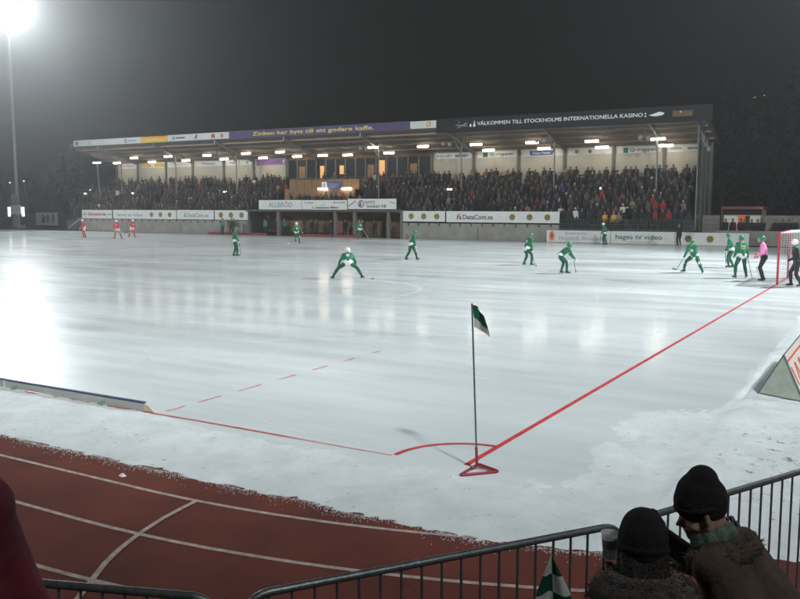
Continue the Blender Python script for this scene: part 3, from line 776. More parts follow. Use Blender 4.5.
# roof
RXL, RXR = -89.4, -9.55
mb = MB()
def rp(x, y, dz): return (x, y, ceil_z(y)+dz)
mb.hexa([rp(RXL,65.2,0),rp(RXR,65.2,0),rp(RXR,72.6,0),rp(RXL,72.6,0),rp(RXL,65.2,.45),rp(RXR,65.2,.45),rp(RXR,72.6,.3),rp(RXL,72.6,.3)])
roof = gpart('roof', mb, M['roof_metal'])
mb = MB()
for a in np.arange(RXL+.05, RXR-.2, 2.493):
    mb.hexa([rp(a+.03,65.3,-.03),rp(a+2.46,65.3,-.03),rp(a+2.46,71.9,-.03),rp(a+.03,71.9,-.03),rp(a+.03,65.3,-.004),rp(a+2.46,65.3,-.004),rp(a+2.46,71.9,-.004),rp(a+.03,71.9,-.004)])
gpart('ceiling', mb, M['ceiling_board'], roof)
for y in (66.3, 67.4, 68.9, 70.6):
    mb = MB(); mb.box(RXL+.1, y-.06, ceil_z(y)-.20, RXR-.1, y+.06, ceil_z(y)-.034); gpart('purlin', mb, M['ceiling_batten'], roof)
PX = [-84.2,-74.3,-64.3,-54.2,-44.1,-34.1,-24.1,-14.3]
for x in PX+[XR-.05]:
    mb = MB(); mb.hexa([rp(x-.09,65.35,-.38),rp(x+.09,65.35,-.38),rp(x+.09,71.95,-.42),rp(x-.09,71.95,-.42),rp(x-.09,65.35,-.036),rp(x+.09,65.35,-.036),rp(x+.09,71.95,-.036),rp(x-.09,71.95,-.036)])
    gpart('roof_beam', mb, M['steel_paint'])
for x in PX+[XR-.05]:
    if BX0 < x < BX1: continue
    mb = MB(); mb.tube([(x, 69.05, 3.0), (x, 69.05, ceil_z(69.05)-.40)], .075, 10); p_ = gpart('roof_post', mb, M['steel_paint'])
    mb = MB(); mb.beam((x, 69.0, 8.6), (x, 67.2, ceil_z(67.2)-.42), .09, .09); gpart('brace', mb, M['steel_paint'], p_)
# glazed side screen at the near end
mb = MB()
for k in range(3):
    ya = 66.3+k*1.9; mb.box(XR-.02, ya+.04, 2.2+.9*k, XR+.01, ya+1.86, 8.9-.3*k)
ss = gpart('side_screen', mb, M['glass_panel'])
mb = MB()
for k in range(4): y = 66.3+k*1.9; mb.beam((XR, y, 1.2), (XR, y, ceil_z(y)-.45), .08, .08)
gpart('screen_frame', mb, M['steel_paint'], ss)

# ---- signs
def sign_obj(name, cat, label, x0, x1, z0, z1, y, items, group=None, base='white_board', th=.05, slope=0.0):
    """flat board facing the ice; items: ('t',text,fx,fz,fh,fw,ink) / ('c',fx,r) crest / ('b',fx0,fx1,fz0,fz1,ink) block"""
    cx = (x0+x1)/2; mats = [M[base]]; mi = {base: 0}
    def m(n):
        if n not in mi: mi[n] = len(mats); mats.append(M[n])
        return mi[n]
    W = x1-x0; H = z1-z0; mb = MB(); mb.box(-W/2, 0, 0, W/2, th, H)
    for k, it in enumerate(items):
        yy = -.004-.001*(k % 3)
        if it[0] == 't':
            _, t, fx, fz, fh, fw, ink = it[:7]; bold = it[7] if len(it) > 7 else .015; sh = it[8] if len(it) > 8 else 0
            mb.text(t, -W/2+fx*W, yy, fz*H, fh*H, m(ink), w=fw*W, bold=bold, shear=sh)
        elif it[0] == 'c':
            _, fx, fr = it; x = -W/2+fx*W; z = H*.5; R_ = fr*H
            mb.disc(x, yy, z, R_, m('crest_gold')); mb.disc(x, yy-.003, z, R_*.74, m('crest_dark')); mb.disc(x, yy-.006, z, R_*.5, m('crest_gold'))
            for q in range(8):
                a = q*PI/4; mb.add([(x+R_*.9*math.cos(a-.2), yy-.002, z+R_*.9*math.sin(a-.2)), (x+R_*1.22*math.cos(a), yy-.002, z+R_*1.22*math.sin(a)), (x+R_*.9*math.cos(a+.2), yy-.002, z+R_*.9*math.sin(a+.2))], [(0,1,2)], m('crest_gold'))
            mb.add([(x-R_*.4, yy-.008, z-R_*.1), (x+R_*.4, yy-.008, z-R_*.1), (x, yy-.008, z+R_*.42)], [(0,1,2)], m('crest_dark'))
        elif it[0] == 'b':
            _, a, b, c, d, ink = it; mb.rect(-W/2+a*W, -W/2+b*W, c*H, d*H, yy, m(ink))
        elif it[0] == 'o':
            _, fx, fz, rx, rz, ink = it; x = -W/2+fx*W; z = fz*H
            mb.add([(x+rx*H*math.cos(2*PI*q/20), yy, z+rz*H*math.sin(2*PI*q/20)) for q in range(20)], [tuple(range(20))], m(ink))
        elif it[0] == 'p':
            _, pts, ink = it; mb.add([(-W/2+a*W, yy, b*H) for a, b in pts], [tuple(range(len(pts)))], m(ink))
    o = mb.build(name, mats, None, (cx, y, z0)); return tag(o, label, cat, group)
def xs_at(u, Y, v=170): return float(ony(u, v, Y)[0])
FY = 65.14
def fx(u): return xs_at(u, FY, 130)
gs = 'advertising signs along the roof edge'
sign_obj('roof_sign', 'sign', 'white roof edge sign at the far end with grey marks and a little red one', fx(73), fx(140.5), 11.03, 11.78, FY,
         [('b',.03,.075,.2,.75,'ink_red'), ('b',.24,.255,.15,.7,'ink_grey'), ('b',.30,.62,.40,.52,'jersey_white'), ('p',[(.775,.2),(.80,.2),(.785,.5),(.80,.8),(.775,.85)],'ink_dark'), ('b',.81,.93,.38,.56,'ink_grey')], gs, 'white_board_far')
sign_obj('roof_sign', 'sign', 'yellow sign on the roof edge between two white signs', fx(140.7), fx(167.3), 11.03, 11.78, FY, [('b',.05,.95,.80,.97,'ink_orange'), ('b',.2,.8,.35,.5,'ink_gold')], gs, 'sign_yellow')
sign_obj('roof_sign', 'sign', 'white roof edge sign between the yellow and the purple ones, with small dark marks', fx(167.5), fx(228.8), 11.05, 11.80, FY,
         [('p',[(.075,.2),(.12,.2),(.12,.55),(.10,.85),(.075,.6)],'ink_grey'), ('b',.135,.29,.38,.6,'ink_dark'), ('p',[(.45,.25),(.48,.2),(.50,.85),(.47,.8)],'ink_dark'), ('b',.72,.78,.2,.8,'ink_red'), ('o',.89,.5,.32,.32,'crest_gold')], gs, 'white_board_far')
mb_items = [('t','Zinken har bytt till ett godare kaffe.',.145,.30,.46,.675,'ink_gold',.012)]
sign_obj('roof_sign', 'sign', 'long purple roof edge sign with yellow lettering', fx(229), fx(410), 10.96, 11.84, FY, mb_items, gs, 'sign_purple')
sign_obj('roof_sign', 'sign', 'short white roof edge sign with one gold crest beside the black sign', fx(410.2), fx(436), 11.06, 11.78, FY, [('o',.71,.52,.36,.36,'crest_gold'), ('o',.71,.52,.2,.2,'ink_gold')], gs, 'white_board_far')
def bfx(u): return (fx(u)-fx(436.2))/(fx(712)-fx(436.2))
it = [('t','VÄLKOMMEN TILL STOCKHOLMS INTERNATIONELLA KASINO',bfx(477),.44,.24,bfx(642.5)-bfx(477),'ink_white',.012),
      ('p',[(bfx(456),.30),(bfx(458),.30),(bfx(468),.62),(bfx(466),.66)],'ink_grey'), ('p',[(bfx(455),.50),(bfx(467),.40),(bfx(468),.46),(bfx(456),.56)],'ink_grey'), ('o',bfx(459),.72,.05,.07,'ink_grey'),
      ('p',[(bfx(469.5),.36),(bfx(471.5),.36),(bfx(471.2),.56),(bfx(469.8),.56)],'ink_white'), ('p',[(bfx(473),.36),(bfx(475.5),.36),(bfx(475),.6),(bfx(473.5),.6)],'ink_white'), ('o',bfx(474.2),.7,.05,.06,'ink_white'),
      ('o',bfx(645),.45,.05,.05,'ink_white'), ('o',bfx(645),.62,.05,.05,'ink_white'),
      ('p',[(bfx(648),.50),(bfx(655),.42),(bfx(662),.48),(bfx(664),.6),(bfx(659),.70),(bfx(654),.60)],'ink_white'), ('b',bfx(672),bfx(692),.35,.7,'wood_brown'), ('o',bfx(680),.62,.05,.05,'ink_gold')]
sign_obj('roof_sign', 'sign', 'long black roof edge sign with white capital lettering', fx(436.2), fx(712), 10.47, 11.86, FY, it, gs, 'sign_black')

# strip signs on the back wall
gw_ = 'strip signs along the back wall'
def bwx(u): return xs_at(u, YB-.04, 160)
BWY = YB-.045
def wsign(u0, u1, label, items, base='white_board', z0=8.38, z1=9.02):
    return sign_obj('wall_sign', 'sign', label, bwx(u0), bwx(u1), z0, z1, BWY, items, gw_, base, th=.04)
wsign(120.5, 136.5, 'white strip sign with grey letters on the back wall panel farthest from the goal', [('t','Ribbon',.3,.3,.45,.6,'ink_grey'),('b',.1,.2,.3,.7,'ink_grey')])
wsign(141, 164.5, 'pale strip sign with two orange yellow blocks on the back wall', [('b',.02,.40,.15,.85,'sign_yellow'),('b',.58,.97,.15,.85,'sign_yellow')])
wsign(168, 191, 'white strip sign with a faint pinkish line of text on the back wall', [('t','medborgarplatsen',.06,.35,.34,.86,'ink_red',.0)])
wsign(195.5, 222, 'white strip sign with purple letters on the back wall', [('t','Fritidsresor',.26,.3,.46,.5,'ink_purple',.03)])
wsign(226, 252, 'white strip sign with two small grey marks beside the purple strip sign', [('b',.12,.36,.4,.62,'ink_grey'),('o',.82,.5,.3,.3,'ink_grey'),('b',.5,.52,.05,.95,'wall_pillar')])
wsign(256.5, 285.5, 'plain lilac strip sign on the back wall beside the booth', [('t','F',.92,.25,.5,.05,'ink_white',.03)], 'sign_lilac', 8.3, 9.05)
wsign(436, 472, 'white strip sign with a repeated dark word, first beyond the booth towards the goal', [('t','KELLERT   KELLERT',.1,.3,.34,.8,'ink_dark',.02),('b',.03,.065,.32,.66,'ink_dark')])
wsign(477.5, 517.5, 'white strip sign reading Q and gruppen with a green square, over the red jacket', [('b',.14,.26,.1,.85,'ink_green'),('t','Q-gruppen',.31,.30,.48,.58,'ink_dark',.02)])
wsign(521, 563, 'white strip sign with a blue tab of white slanted letters', [('p',[(.22,.12),(.76,.12),(.78,.85),(.20,.85)],'sign_blue'),('t','Nöjes Fredag',.27,.32,.38,.44,'ink_white',.02,.25)])
wsign(568, 612, 'white strip sign bearing two small gold crests', [('c',.2,.30),('c',.50,.30)])
wsign(617, 661, 'white strip sign reading Q and gruppen with a green square, nearest the glazed screen', [('b',.14,.25,.08,.85,'ink_green'),('t','Q-gruppen',.29,.28,.50,.60,'ink_dark',.02)])
wsign(667, 703, 'white strip sign with two dark words in the last panel before the glazed screen', [('t','mekos',.10,.35,.36,.30,'ink_dark',.02),('t','euros',.56,.35,.38,.28,'ink_dark',.04)])
# banners on the front walls
gb = 'advertising banners along the front of the stand'
BYY = YF-.06
def bx(u): return xs_at(u, BYY, 215)
def banner(u0, u1, z0, z1, label, items, y=BYY):
    return sign_obj('advertising_banner', 'banner', label, xs_at(u0, y, 215), xs_at(u1, y, 215), z0, z1, y, items, gb, 'white_board', th=.03)
banner(82, 112, 1.70, 2.80, 'white banner with red lettering at the far end of the stand wall', [('t','Blomsterfonden',.22,.35,.34,.60,'ink_red',.03),('b',.04,.16,.42,.56,'ink_grey'),('b',.86,.97,.42,.56,'ink_grey')])
banner(113.2, 176.2, 1.70, 2.82, 'long white banner with grey green lettering and three gold crests, behind the red players', [('t','hages tv video',.06,.30,.34,.42,'ink_grey',.02),('c',.62,.27),('c',.76,.27),('c',.90,.27)])
banner(177, 213.7, 1.72, 2.84, 'white banner with one dark web address, on the far wall between crest banners', [('t','DataCom.se',.28,.26,.42,.58,'ink_grey',.02),('p',[(.18,.25),(.26,.25),(.22,.75)],'ink_grey')])
banner(214.7, 247.5, 1.72, 2.84, 'white banner of three gold crests at the dugout end of the far wall', [('c',.19,.30),('c',.50,.30),('c',.82,.30)])
banner(259, 301.8, 2.95, 4.00, 'white banner with pale blue grey outlined capitals over the dugout', [('t','ALLBRÖD',.23,.25,.50,.56,'ink_blue_grey',.03)])
banner(302.2, 347, 2.95, 3.98, 'white banner with small dark text in two corners over the dugout', [('t','Din målare',.04,.66,.16,.22,'ink_dark'),('t','08-716 0590',.70,.66,.16,.26,'ink_dark'),('t','tel',.42,.42,.12,.1,'ink_grey'),('t','L. Svenssons Måleri',.24,.12,.22,.58,'ink_dark',.03)])
banner(348, 396.2, 3.02, 4.10, 'white banner with a round dark logo and two lines of text, highest over the dugout', [('o',.28,.5,.36,.36,'ink_dark'),('o',.28,.5,.26,.26,'white_board'),('p',[(.23,.3),(.29,.3),(.27,.8)],'ink_dark'),('t','RATIO',.37,.55,.26,.2,'ink_dark',.02),('t','Snickeri AB',.40,.16,.28,.40,'ink_dark',.02),('p',[(.02,.22),(.18,.78),(.16,.86),(.0,.3)],'ink_grey'),('p',[(.86,.7),(.97,.5),(.98,.58),(.87,.78)],'ink_grey')])
banner(403, 445, 1.78, 2.84, 'white banner of three gold crests at the start of the wall beyond the dugout', [('c',.20,.29),('c',.50,.29),('c',.81,.29)])
banner(446.3, 500.8, 1.76, 2.84, 'white banner with large dark web address and a red and dark emblem', [('t','DataCom.se',.31,.28,.42,.55,'ink_dark',.02),('p',[(.19,.25),(.215,.25),(.25,.78),(.235,.8)],'ink_red'),('p',[(.25,.25),(.29,.25),(.26,.7)],'ink_dark'),('o',.22,.5,.12,.18,'ink_red')])
banner(500.8, 559.5, 1.76, 2.84, 'white banner of three gold crests beside the large web address banner', [('c',.20,.28),('c',.50,.28),('c',.80,.28)])
gp = 'advertising boards standing on the ice edge'
def pboard(u0, u1, label, items, y=65.35, zt=1.12):
    return sign_obj('rinkside_board', 'advertising board', label, xs_at(u0, y, 238), xs_at(u1, y, 238), .03, zt, y, items, gp, 'white_board', th=.06)
pboard(546.5, 610.5, 'white rinkside board with a red oval crest and two lines of faded text', [('o',.085,.52,.24,.42,'ink_orange'),('o',.085,.55,.12,.22,'ink_red'),('t','Svenska kyrkan',.30,.70,.16,.34,'ink_grey'),('t','Högalids församling',.20,.20,.34,.76,'ink_grey',.0,.15)])
pboard(611, 676.5, 'white rinkside board with dark green lettering beside the man in black', [('t','hages tv video',.07,.38,.38,.72,'ink_green',.015),('b',.25,.6,.12,.16,'ink_grey')])
pboard(677, 749, 'white rinkside board with two large gold crests behind the players at the goal', [('c',.16,.27),('c',.47,.27)])
gq = 'maroon boards along the dugout'
for (u0, u1, l) in ((208, 266, 'low maroon board along the ice before the far part of the dugout'), (299, 331, 'low maroon board along the ice behind the leaning skater at the dugout'), (332.5, 362, 'low maroon board along the ice beside the skater facing the dugout')):
    y = 65.5; mb = MB(); xa = xs_at(u0, y, 237); xb = xs_at(u1, y, 237); L_ = (xb-xa)/2
    mb.box(-L_, 0, .02, L_, .06, .26); mb.box(-L_+.2, .061, 0, -L_+.3, .3, .05); mb.box(L_-.3, .061, 0, L_-.2, .3, .05)
    tag(mb.build('maroon_rink_board', M['maroon_board'], None, ((xa+xb)/2, y, 0)), l, 'rink board', gq)
# blue sign with a white square on the booth
xa = xs_at(322, BY+.8, 187); xb = xs_at(341, BY+.8, 187)
sign_obj('booth_sign', 'sign', 'blue sign with a white square hung on the orange booth front', xa, xb, 5.3, 6.05, BY+.78, [('b',0,.26,.0,1,'ink_white'),('o',.13,.5,.3,.4,'ink_blue_grey'),('t','STOCKHOLM',.38,.52,.2,.5,'ink_blue_grey',.02),('t','VATTEN',.5,.2,.18,.3,'ink_blue_grey',.02)], None, 'sign_blue', th=.04)

# ---- lights under the roof
gl = 'strip lights under the grandstand roof'
def ceiling_light(p, label, wide=1.35, hang=True):
    r = empty('strip_light', tuple(p), label, 'ceiling light', gl)
    mb = MB(); mb.box(-wide/2, -.10, .105, wide/2, .10, .17); mb.build('light_housing', M['housing'], r)
    if hang:
        zt = ceil_z(p[1])-.01-p[2]
        for s_ in (-1, 1):
            mb = MB(); mb.tube([(s_*wide*.35,0,.171),(s_*wide*.35,0,max(zt,.2))], .012, 6); mb.build('hanger', M['steel_paint'], r)
    mb = MB(); h = wide/2
    mb.tube([(-h+.02,0,0),(-h+.06,0,0),(h-.06,0,0),(h-.02,0,0)], [.05,.104,.104,.05], 12); mb.build('diffuser', M['tube_light'], r)
    return r
A_ = [(134,158),(168,156.5),(207,155.3),(246,153.5),(280,152),(373,147.5),(423,146.5),(476,144.5),(532,142.5),(591.8,141.3),(658,139)]
B_ = [(117,163),(152,162),(186,160.5),(224,159),(263,158),(297,156.5),(322.6,155.5),(347.5,155),(389,153),(488.5,150.3),(544,148.5),(602,147.5),(666,145.5)]
for i, (u, v) in enumerate(A_[::-1]):
    ceiling_light(ony(u, v, 68.4), f'white strip light under the stand roof, front row, {ordinal(i+1)} from the glazed end')
for i, (u, v) in enumerate(B_[::-1]):
    ceiling_light(ony(u, v, 70.3), f'white strip light under the stand roof, rear row, {ordinal(i+1)} from the glazed end')
for u, v, l in ((322.6,188.8,'white strip light on the orange booth front, below the blue sign'), (346.5,188.6,'white strip light on the orange booth front, beside the standing crowd')):
    ceiling_light(ony(u, v, BY-.13), l, hang=False)
mk('housing_grey', (.33,.33,.32), .6)
gsp = 'loudspeakers under the grandstand roof'
for i, (u, v) in enumerate(((645,138),(541,140.8),(447,144),(364,148.5),(218,152.8))):
    p = ony(u, v, 67.5); r = empty('loudspeaker', tuple(p), f'pair of white horn loudspeakers under the stand roof, {ordinal(i+1)} from the glazed end', 'loudspeaker', gsp)
    for s_ in (-1, 1):
        mb = MB(); mb.lathe([(.0,-.02),(.10,-.02),(.16,.1),(.20,.26),(.22,.28),(.19,.28),(.1,.05),(0,.05)], (s_*.36, .1, -.04*s_), 14, axis='y'); mb.build('horn', M['housing_grey'], r)
    mb = MB(); mb.tube([(-.36,.1,0),(.36,.1,0)], .025, 6); mb.tube([(0,.1,0),(0,.1,ceil_z(p[1])-p[2])], .025, 6); mb.build('mounting_arm', M['steel_paint'], r)
gsl = 'small white lamps among the spectators'
for i, (u, v) in enumerate(((598.5,188.3),(449.5,189.3),(225,191.8),(132.5,193.2),(85.5,193.6))):
    p = ony(u, v, 69.1)
    r = empty('emergency_lamp', tuple(p), ['small bright lamp among the crowd, between the blue tab sign and the fenced end','small bright lamp in the crowd under the repeated word sign','small bright lamp in the crowd below the two grey marks','small bright lamp in the crowd below the orange yellow blocks','small bright lamp at the open far end of the terrace'][i], 'lamp', gsl)
    mb = MB(); mb.box(-.28,-.04,-.08,.28,.04,.08); mb.build('lamp_face', M['small_light'], r)
    mb = MB(); mb.tube([(0,.05,-2.2),(0,.05,.05)], .025, 6); mb.build('post', M['steel_paint'], r)
# leaning light pole at the far end
r = empty('light_pole', (-88.3, 68.6, 3.2), 'leaning grey light pole with two small lamps at the far end of the stand', 'light pole')
mb = MB(); mb.tube([(.5,0,-1.6),(0,0,5.95)], .07, 8); mb.build('pole', M['steel_paint'], r)
for s_ in (-.42, .38):
    mb = MB(); mb.box(s_-.26,-.12,5.8,s_+.26,.12,5.98); mb.build('lamp', M['small_light'], r)

# ================================================================== PLAYERS
TG = dict(torso=0, arm=0, hem=0, pelvis=1, thigh=2, knee=3, shank=3, sockband=3, foot=4, hand=5, head=6, neck=6, hat=7)
GREEN = [M['jersey_green'], M['jersey_white'], M['sock_green'], M['sock_green'], M['leather_black'], M['jersey_white'], M['skin'], M['helmet_green']]
REDS = [M['jersey_red'], M['jersey_white'], M['jersey_white'], M['jersey_red'], M['leather_black'], M['jersey_white'], M['skin'], M['helmet_white']]
def helmet(o, info, m, cage=None):
    mb = MB(); hc, hup, hfw = info['hc'], info['hup'], info['hfw']; rt = hfw.cross(hup)
    R_ = Matrix((rt, hfw, hup)).transposed()
    mb.ell(hc+hup*.030-hfw*.006, (.118,.132,.120), 0, 14, 10, R_)
    mb.tube([hc+hfw*.10+rt*.075+hup*.045, hc+hfw*.145+hup*.035, hc+hfw*.10-rt*.075+hup*.045], .014, 6)
    for s_ in (-1, 1): mb.tube([hc+rt*s_*.10, hc+rt*s_*.085-hup*.09+hfw*.03, hc-hup*.135+hfw*.06], .014, 6)
    h = mb.build('helmet', [M[m]], o)
    if cage:
        mb = MB()
        for k in range(-2, 3): mb.tube([hc+rt*k*.035+hup*.06+hfw*.11, hc+rt*k*.036+hfw*.15-hup*.02, hc+rt*k*.025+hfw*.11-hup*.12], .006, 5)
        for z in (.02, -.04, -.09): mb.tube([hc-rt*.09+hup*z+hfw*.07, hc+hup*z+hfw*.152, hc+rt*.09+hup*z+hfw*.07], .006, 5)
        mb.build('face_cage', [M[cage]], h)
def skates(o, info):
    for kx, an, fr in info['legs']:
        mb = MB(); a = an-Vector((0,0,.085)); mb.beam(a-fr*.11-Vector((0,0,.035)), a+fr*.19-Vector((0,0,.035)), .008, .03)
        mb.beam(a-fr*.07, a-fr*.07-Vector((0,0,.035)), .014, .03); mb.beam(a+fr*.13, a+fr*.13-Vector((0,0,.035)), .014, .03)
        mb.build('skate_blade', [M['steel']], o)
def number(o, info, t, front=False, ink='jersey_white'):
    s_ = 1 if front else -1; c = info['chest']+info['fw']*s_*.185; rt = info['rt']*(-s_)*-1; up = info['up']
    if not front: rt = info['rt']
    else: rt = -info['rt']
    vs, fs = text_mesh(t, .04, 0); x0 = min(v[0] for v in vs); x1 = max(v[0] for v in vs); mb = MB()
    mb.add([c+rt*((v[0]-(x0+x1)/2)*.26)+up*((v[1]-.35)*.26) for v in vs], fs, 0)
    ex = mb.build('jersey_number', [M[ink]], o)
    md = ex.modifiers.new('s', 'SHRINKWRAP'); md.target = o; md.offset = .012; md.wrap_method = 'NEAREST_SURFACEPOINT'
def chest_mark(o, info, front=True):
    s_ = 1 if front else -1; up, rt = info['up'], info['rt']; c = info['chest']+info['fw']*s_*.2; mb = MB()
    for (a, b, z0, z1) in ((-.11,.11,-.03,.045),(-.07,.07,.07,.10)):
        n = 6; vs = []
        for k in range(n+1):
            q = a+(b-a)*k/n; vs += [c+rt*q+up*z0, c+rt*q+up*z1]
        mb.add(vs, [(2*k, 2*k+2, 2*k+3, 2*k+1) for k in range(n)], 0)
    ex = mb.build('chest_patch', [M['jersey_white']], o)
    md = ex.modifiers.new('s', 'SHRINKWRAP'); md.target = o; md.offset = .012; md.wrap_method = 'NEAREST_SURFACEPOINT'
def pads(o, info, m='jersey_white'):
    for kx, an, fr in info['legs']:
        mb = MB(); d = (an-kx); f_ = (fr-d.normalized()*fr.dot(d.normalized())).normalized(); mb.ell(kx+d*.04+f_*.045, (.052,.045,.085), 0, 10, 8); mb.build('knee_pad', [M[m]], o)
def stick(hand, blade, label, shaft='stick_dark', bl='stick_pale', dirn=None, grip=None):
    a = Vector(hand); b = Vector(blade); b.z = max(b.z, .03); d = (b-a); L_ = d.length; dn = d.normalized()
    a = a-dn*.15
    o_ = Vector((b.x, b.y, 0)); h = Vector((d.x, d.y, 0)); h = h.normalized() if h.length > .05 else Vector((-RX,-RY,0))
    if dirn is not None: h = Vector(dirn).normalized()
    mb = MB(); mb.tube([a-o_, a+(b-a)*.5-o_, b-o_], [.016,.015,.014], 8, 0)
    pts = [b-o_, b+h*.07-o_-Vector((0,0,.0)), b+h*.17-o_+Vector((0,0,.01)), b+h*.25-o_+Vector((0,0,.05))]
    for p, q in zip(pts[:-1], pts[1:]): mb.beam(p, q, .018, .062, 1)
    return tag(mb.build('bandy_stick', [M[shaft], M[bl]], None, tuple(o_)), label, 'bandy stick', 'bandy sticks held by the players')
gpl = 'green players on the ice'; grd = 'red players on the ice'
def wp(Mx, v): return Mx @ Vector(v)
def player(uv, phi, fig_kw, mats, label, group, hel='helmet_green', scale=1.06, num=None, numfront=False, cage=None, tagm=TG, numink='jersey_white'):
    p = onz(*uv); fig_kw = dict(fig_kw); fig_kw.setdefault('hat', False); fig_kw['skates'] = True; fig_kw.setdefault('bulk', 1.24)
    f_ = figure(**fig_kw)
    o, info, Mx = person('person', (p[0], p[1], 0.004), facing(phi), f_, tagm, mats, label, 'bandy player', group, voxel=.026, scale=scale)
    helmet(o, info, hel, cage); skates(o, info); pads(o, info)
    if num: number(o, info, num, numfront, numink)
    chest_mark(o, info, not (num and numfront))
    return o, info, Mx
def hand_w(info, Mx, k): return Mx @ info['hands'][k]
# far left: three in red
o, i_, X_ = player((85,237.4), 115, dict(hip=(0,0,.98), lean=14, feet=((-.14,-.08,0),(.12,.12,0)), hands=((-.26,.42,.98),(.22,.34,1.0))), REDS, 'player in red and white skating before the far red lettered banner', grd, 'helmet_white')
stick(hand_w(i_,X_,0), onz(77.5,237.2), 'pale bandy stick of the red player farthest out on the ice', 'stick_pale')
o, i_, X_ = player((118,238.4), 160, dict(hip=(0,0,.97), lean=12, feet=((-.34,-.12,0),(.30,.10,0)), hands=((-.36,.30,.92),(.32,.36,.98))), REDS, 'player in red and white with legs apart, middle of the three red ones', grd, 'helmet_white')
stick(hand_w(i_,X_,0), onz(127.5,238.5), 'bandy stick of the red player with legs apart', 'stick_pale')
o, i_, X_ = player((132,237), -115, dict(hip=(0,0,.96), lean=16, feet=((-.30,.05,0),(.28,-.15,0)), hands=((-.20,.42,1.02),(.24,.46,1.0))), REDS, 'player in red and white holding a stick out in front, nearest to the green players', grd, 'helmet_white')
stick(hand_w(i_,X_,1), onz(140,236.5), 'bandy stick held out by the red player nearest the green ones', 'stick_pale')
# green ones
o, i_, X_ = player((235,256.3), -70, dict(hip=(0,0,1.0), lean=4, feet=((-.10,-.06,0),(.10,.12,0)), hands=((-.24,.20,.98),(.26,.22,.96)), head=(8,0)), GREEN, 'player in green standing upright before the far wall, white hem, stick close to the body', gpl)
stick(hand_w(i_,X_,1), onz(241,256), 'bandy stick of the upright green player before the far wall')
o, i_, X_ = player((297,243.2), -150, dict(hip=(.03,0,.95), lean=14, feet=((-.12,.18,0),(.04,-.20,.06)), hands=((-.36,.24,.95),(.34,.22,.98)), sidelean=6), GREEN, 'player in green gliding with both white gloves out beside the dugout', gpl, 'helmet_white')
stick(hand_w(i_,X_,0), onz(290,243.5), 'bandy stick of the green player gliding beside the dugout')
o, i_, X_ = player((360,239.5), 20, dict(hip=(0,0,.99), lean=6, feet=((-.14,0,0),(.13,.04,0)), hands=((-.30,.14,.95),(.34,.30,1.05))), GREEN, 'player in green facing the dugout with a pale stick raised beside him', gpl, num='4')
stick(hand_w(i_,X_,1), onz(368,237.5,.45), 'pale bandy stick raised by the green player facing the dugout', 'stick_pale')
o, i_, X_ = player((348,279), 4, dict(hip=(0,-.12,.70), lean=52, feet=((-.64,-.02,0),(.60,.06,0)), hands=((-.40,.36,.56),(.33,.40,.60)), head=(0,0), footyaw=(38,-38), bulk=1.2), GREEN, 'player in green crouching wide legged with his back to us, stick out to one side', gpl, scale=1.1, num='8', hel='helmet_white')
stick(hand_w(i_,X_,1), onz(371,279.2), 'long pale bandy stick of the crouching wide legged green player', 'stick_pale', 'stick_pale')
o, i_, X_ = player((411,260), -75, dict(hip=(0,0,.95), lean=18, feet=((-.10,-.30,0),(.10,.34,0)), hands=((-.22,.26,.86),(.24,.22,.84)), head=(12,0)), GREEN, 'player in green striding with head bowed before the plain wall beyond the dugout', gpl, num='6')
stick(hand_w(i_,X_,0), onz(418,260.6), 'dark bandy stick held low by the striding green player')
o, i_, X_ = player((527,265.5), -65, dict(hip=(0,-.04,.94), lean=22, feet=((-.18,-.08,0),(.18,.16,0)), hands=((-.22,.30,.92),(.26,.16,.78)), head=(4,0)), GREEN, 'player in green leaning slightly, just beyond the deeply bent one', gpl, num='9')
stick(hand_w(i_,X_,0), onz(535.5,266.3), 'bandy stick with reddish blade of the green player before the crest banner', 'stick_dark', 'stick_red')
o, i_, X_ = player((563,273.8), -80, dict(hip=(0,-.18,.88), lean=52, feet=((-.10,-.06,0),(.12,.14,0)), hands=((-.16,.62,.66),(.18,.58,.62)), head=(-12,0), bulk=1.12), GREEN, 'player in green bent deep forward at the hips with both arms hanging down', gpl)
stick(hand_w(i_,X_,0), onz(575.5,272.8), 'bandy stick with reddish blade of the deeply bent green player', 'stick_dark', 'stick_red')
o, i_, X_ = player((605,245.2), 62, dict(hip=(0,0,.97), lean=13, feet=((-.13,.05,0),(.12,-.1,0)), hands=((-.24,.28,.9),(.26,.26,.9))), GREEN, 'player in green standing close before the rinkside board with faded text', gpl, hel='helmet_white', num='3')
stick(hand_w(i_,X_,0), onz(599.5,245.6), 'bandy stick of the green player at the rinkside boards')
WHITEG = list(GREEN); WHITEG[0] = M['jersey_green']; WHITEG[3] = M['sock_green']
o, i_, X_ = player((693,273), 130, dict(hip=(0,-.08,.84), lean=26, feet=((-.50,.0,0),(.46,.05,0)), hands=((-.30,.40,.78),(.34,.30,.74)), footyaw=(32,-32)), WHITEG, 'player in green and white in a wide low stance with stick out over the ice', gpl, num='10', numfront=True)
stick(hand_w(i_,X_,1), onz(676.5,269.3,.16), 'bandy stick with black blade held by the green player in the low stance', 'stick_dark', 'stick_dark')
o, i_, X_ = player((731,268), 70, dict(hip=(0,0,.96), lean=14, feet=((-.16,.12,0),(.16,-.10,0)), hands=((-.24,.32,.86),(.26,.24,.88))), GREEN, 'player in green half hidden behind another, turned away from the goal', gpl, num='7')
stick(hand_w(i_,X_,0), onz(726,268.5), 'bandy stick of the half hidden green player by the goal')
o, i_, X_ = player((741,278.3), 6, dict(hip=(0,0,.98), lean=8, feet=((-.27,0,0),(.25,.03,0)), hands=((-.31,.10,.90),(.33,.12,.90)), bulk=1.2), GREEN, 'player in green standing with his back to us and legs apart before the pink goalkeeper', gpl, num='15', numink='glove_yellow', scale=1.1)
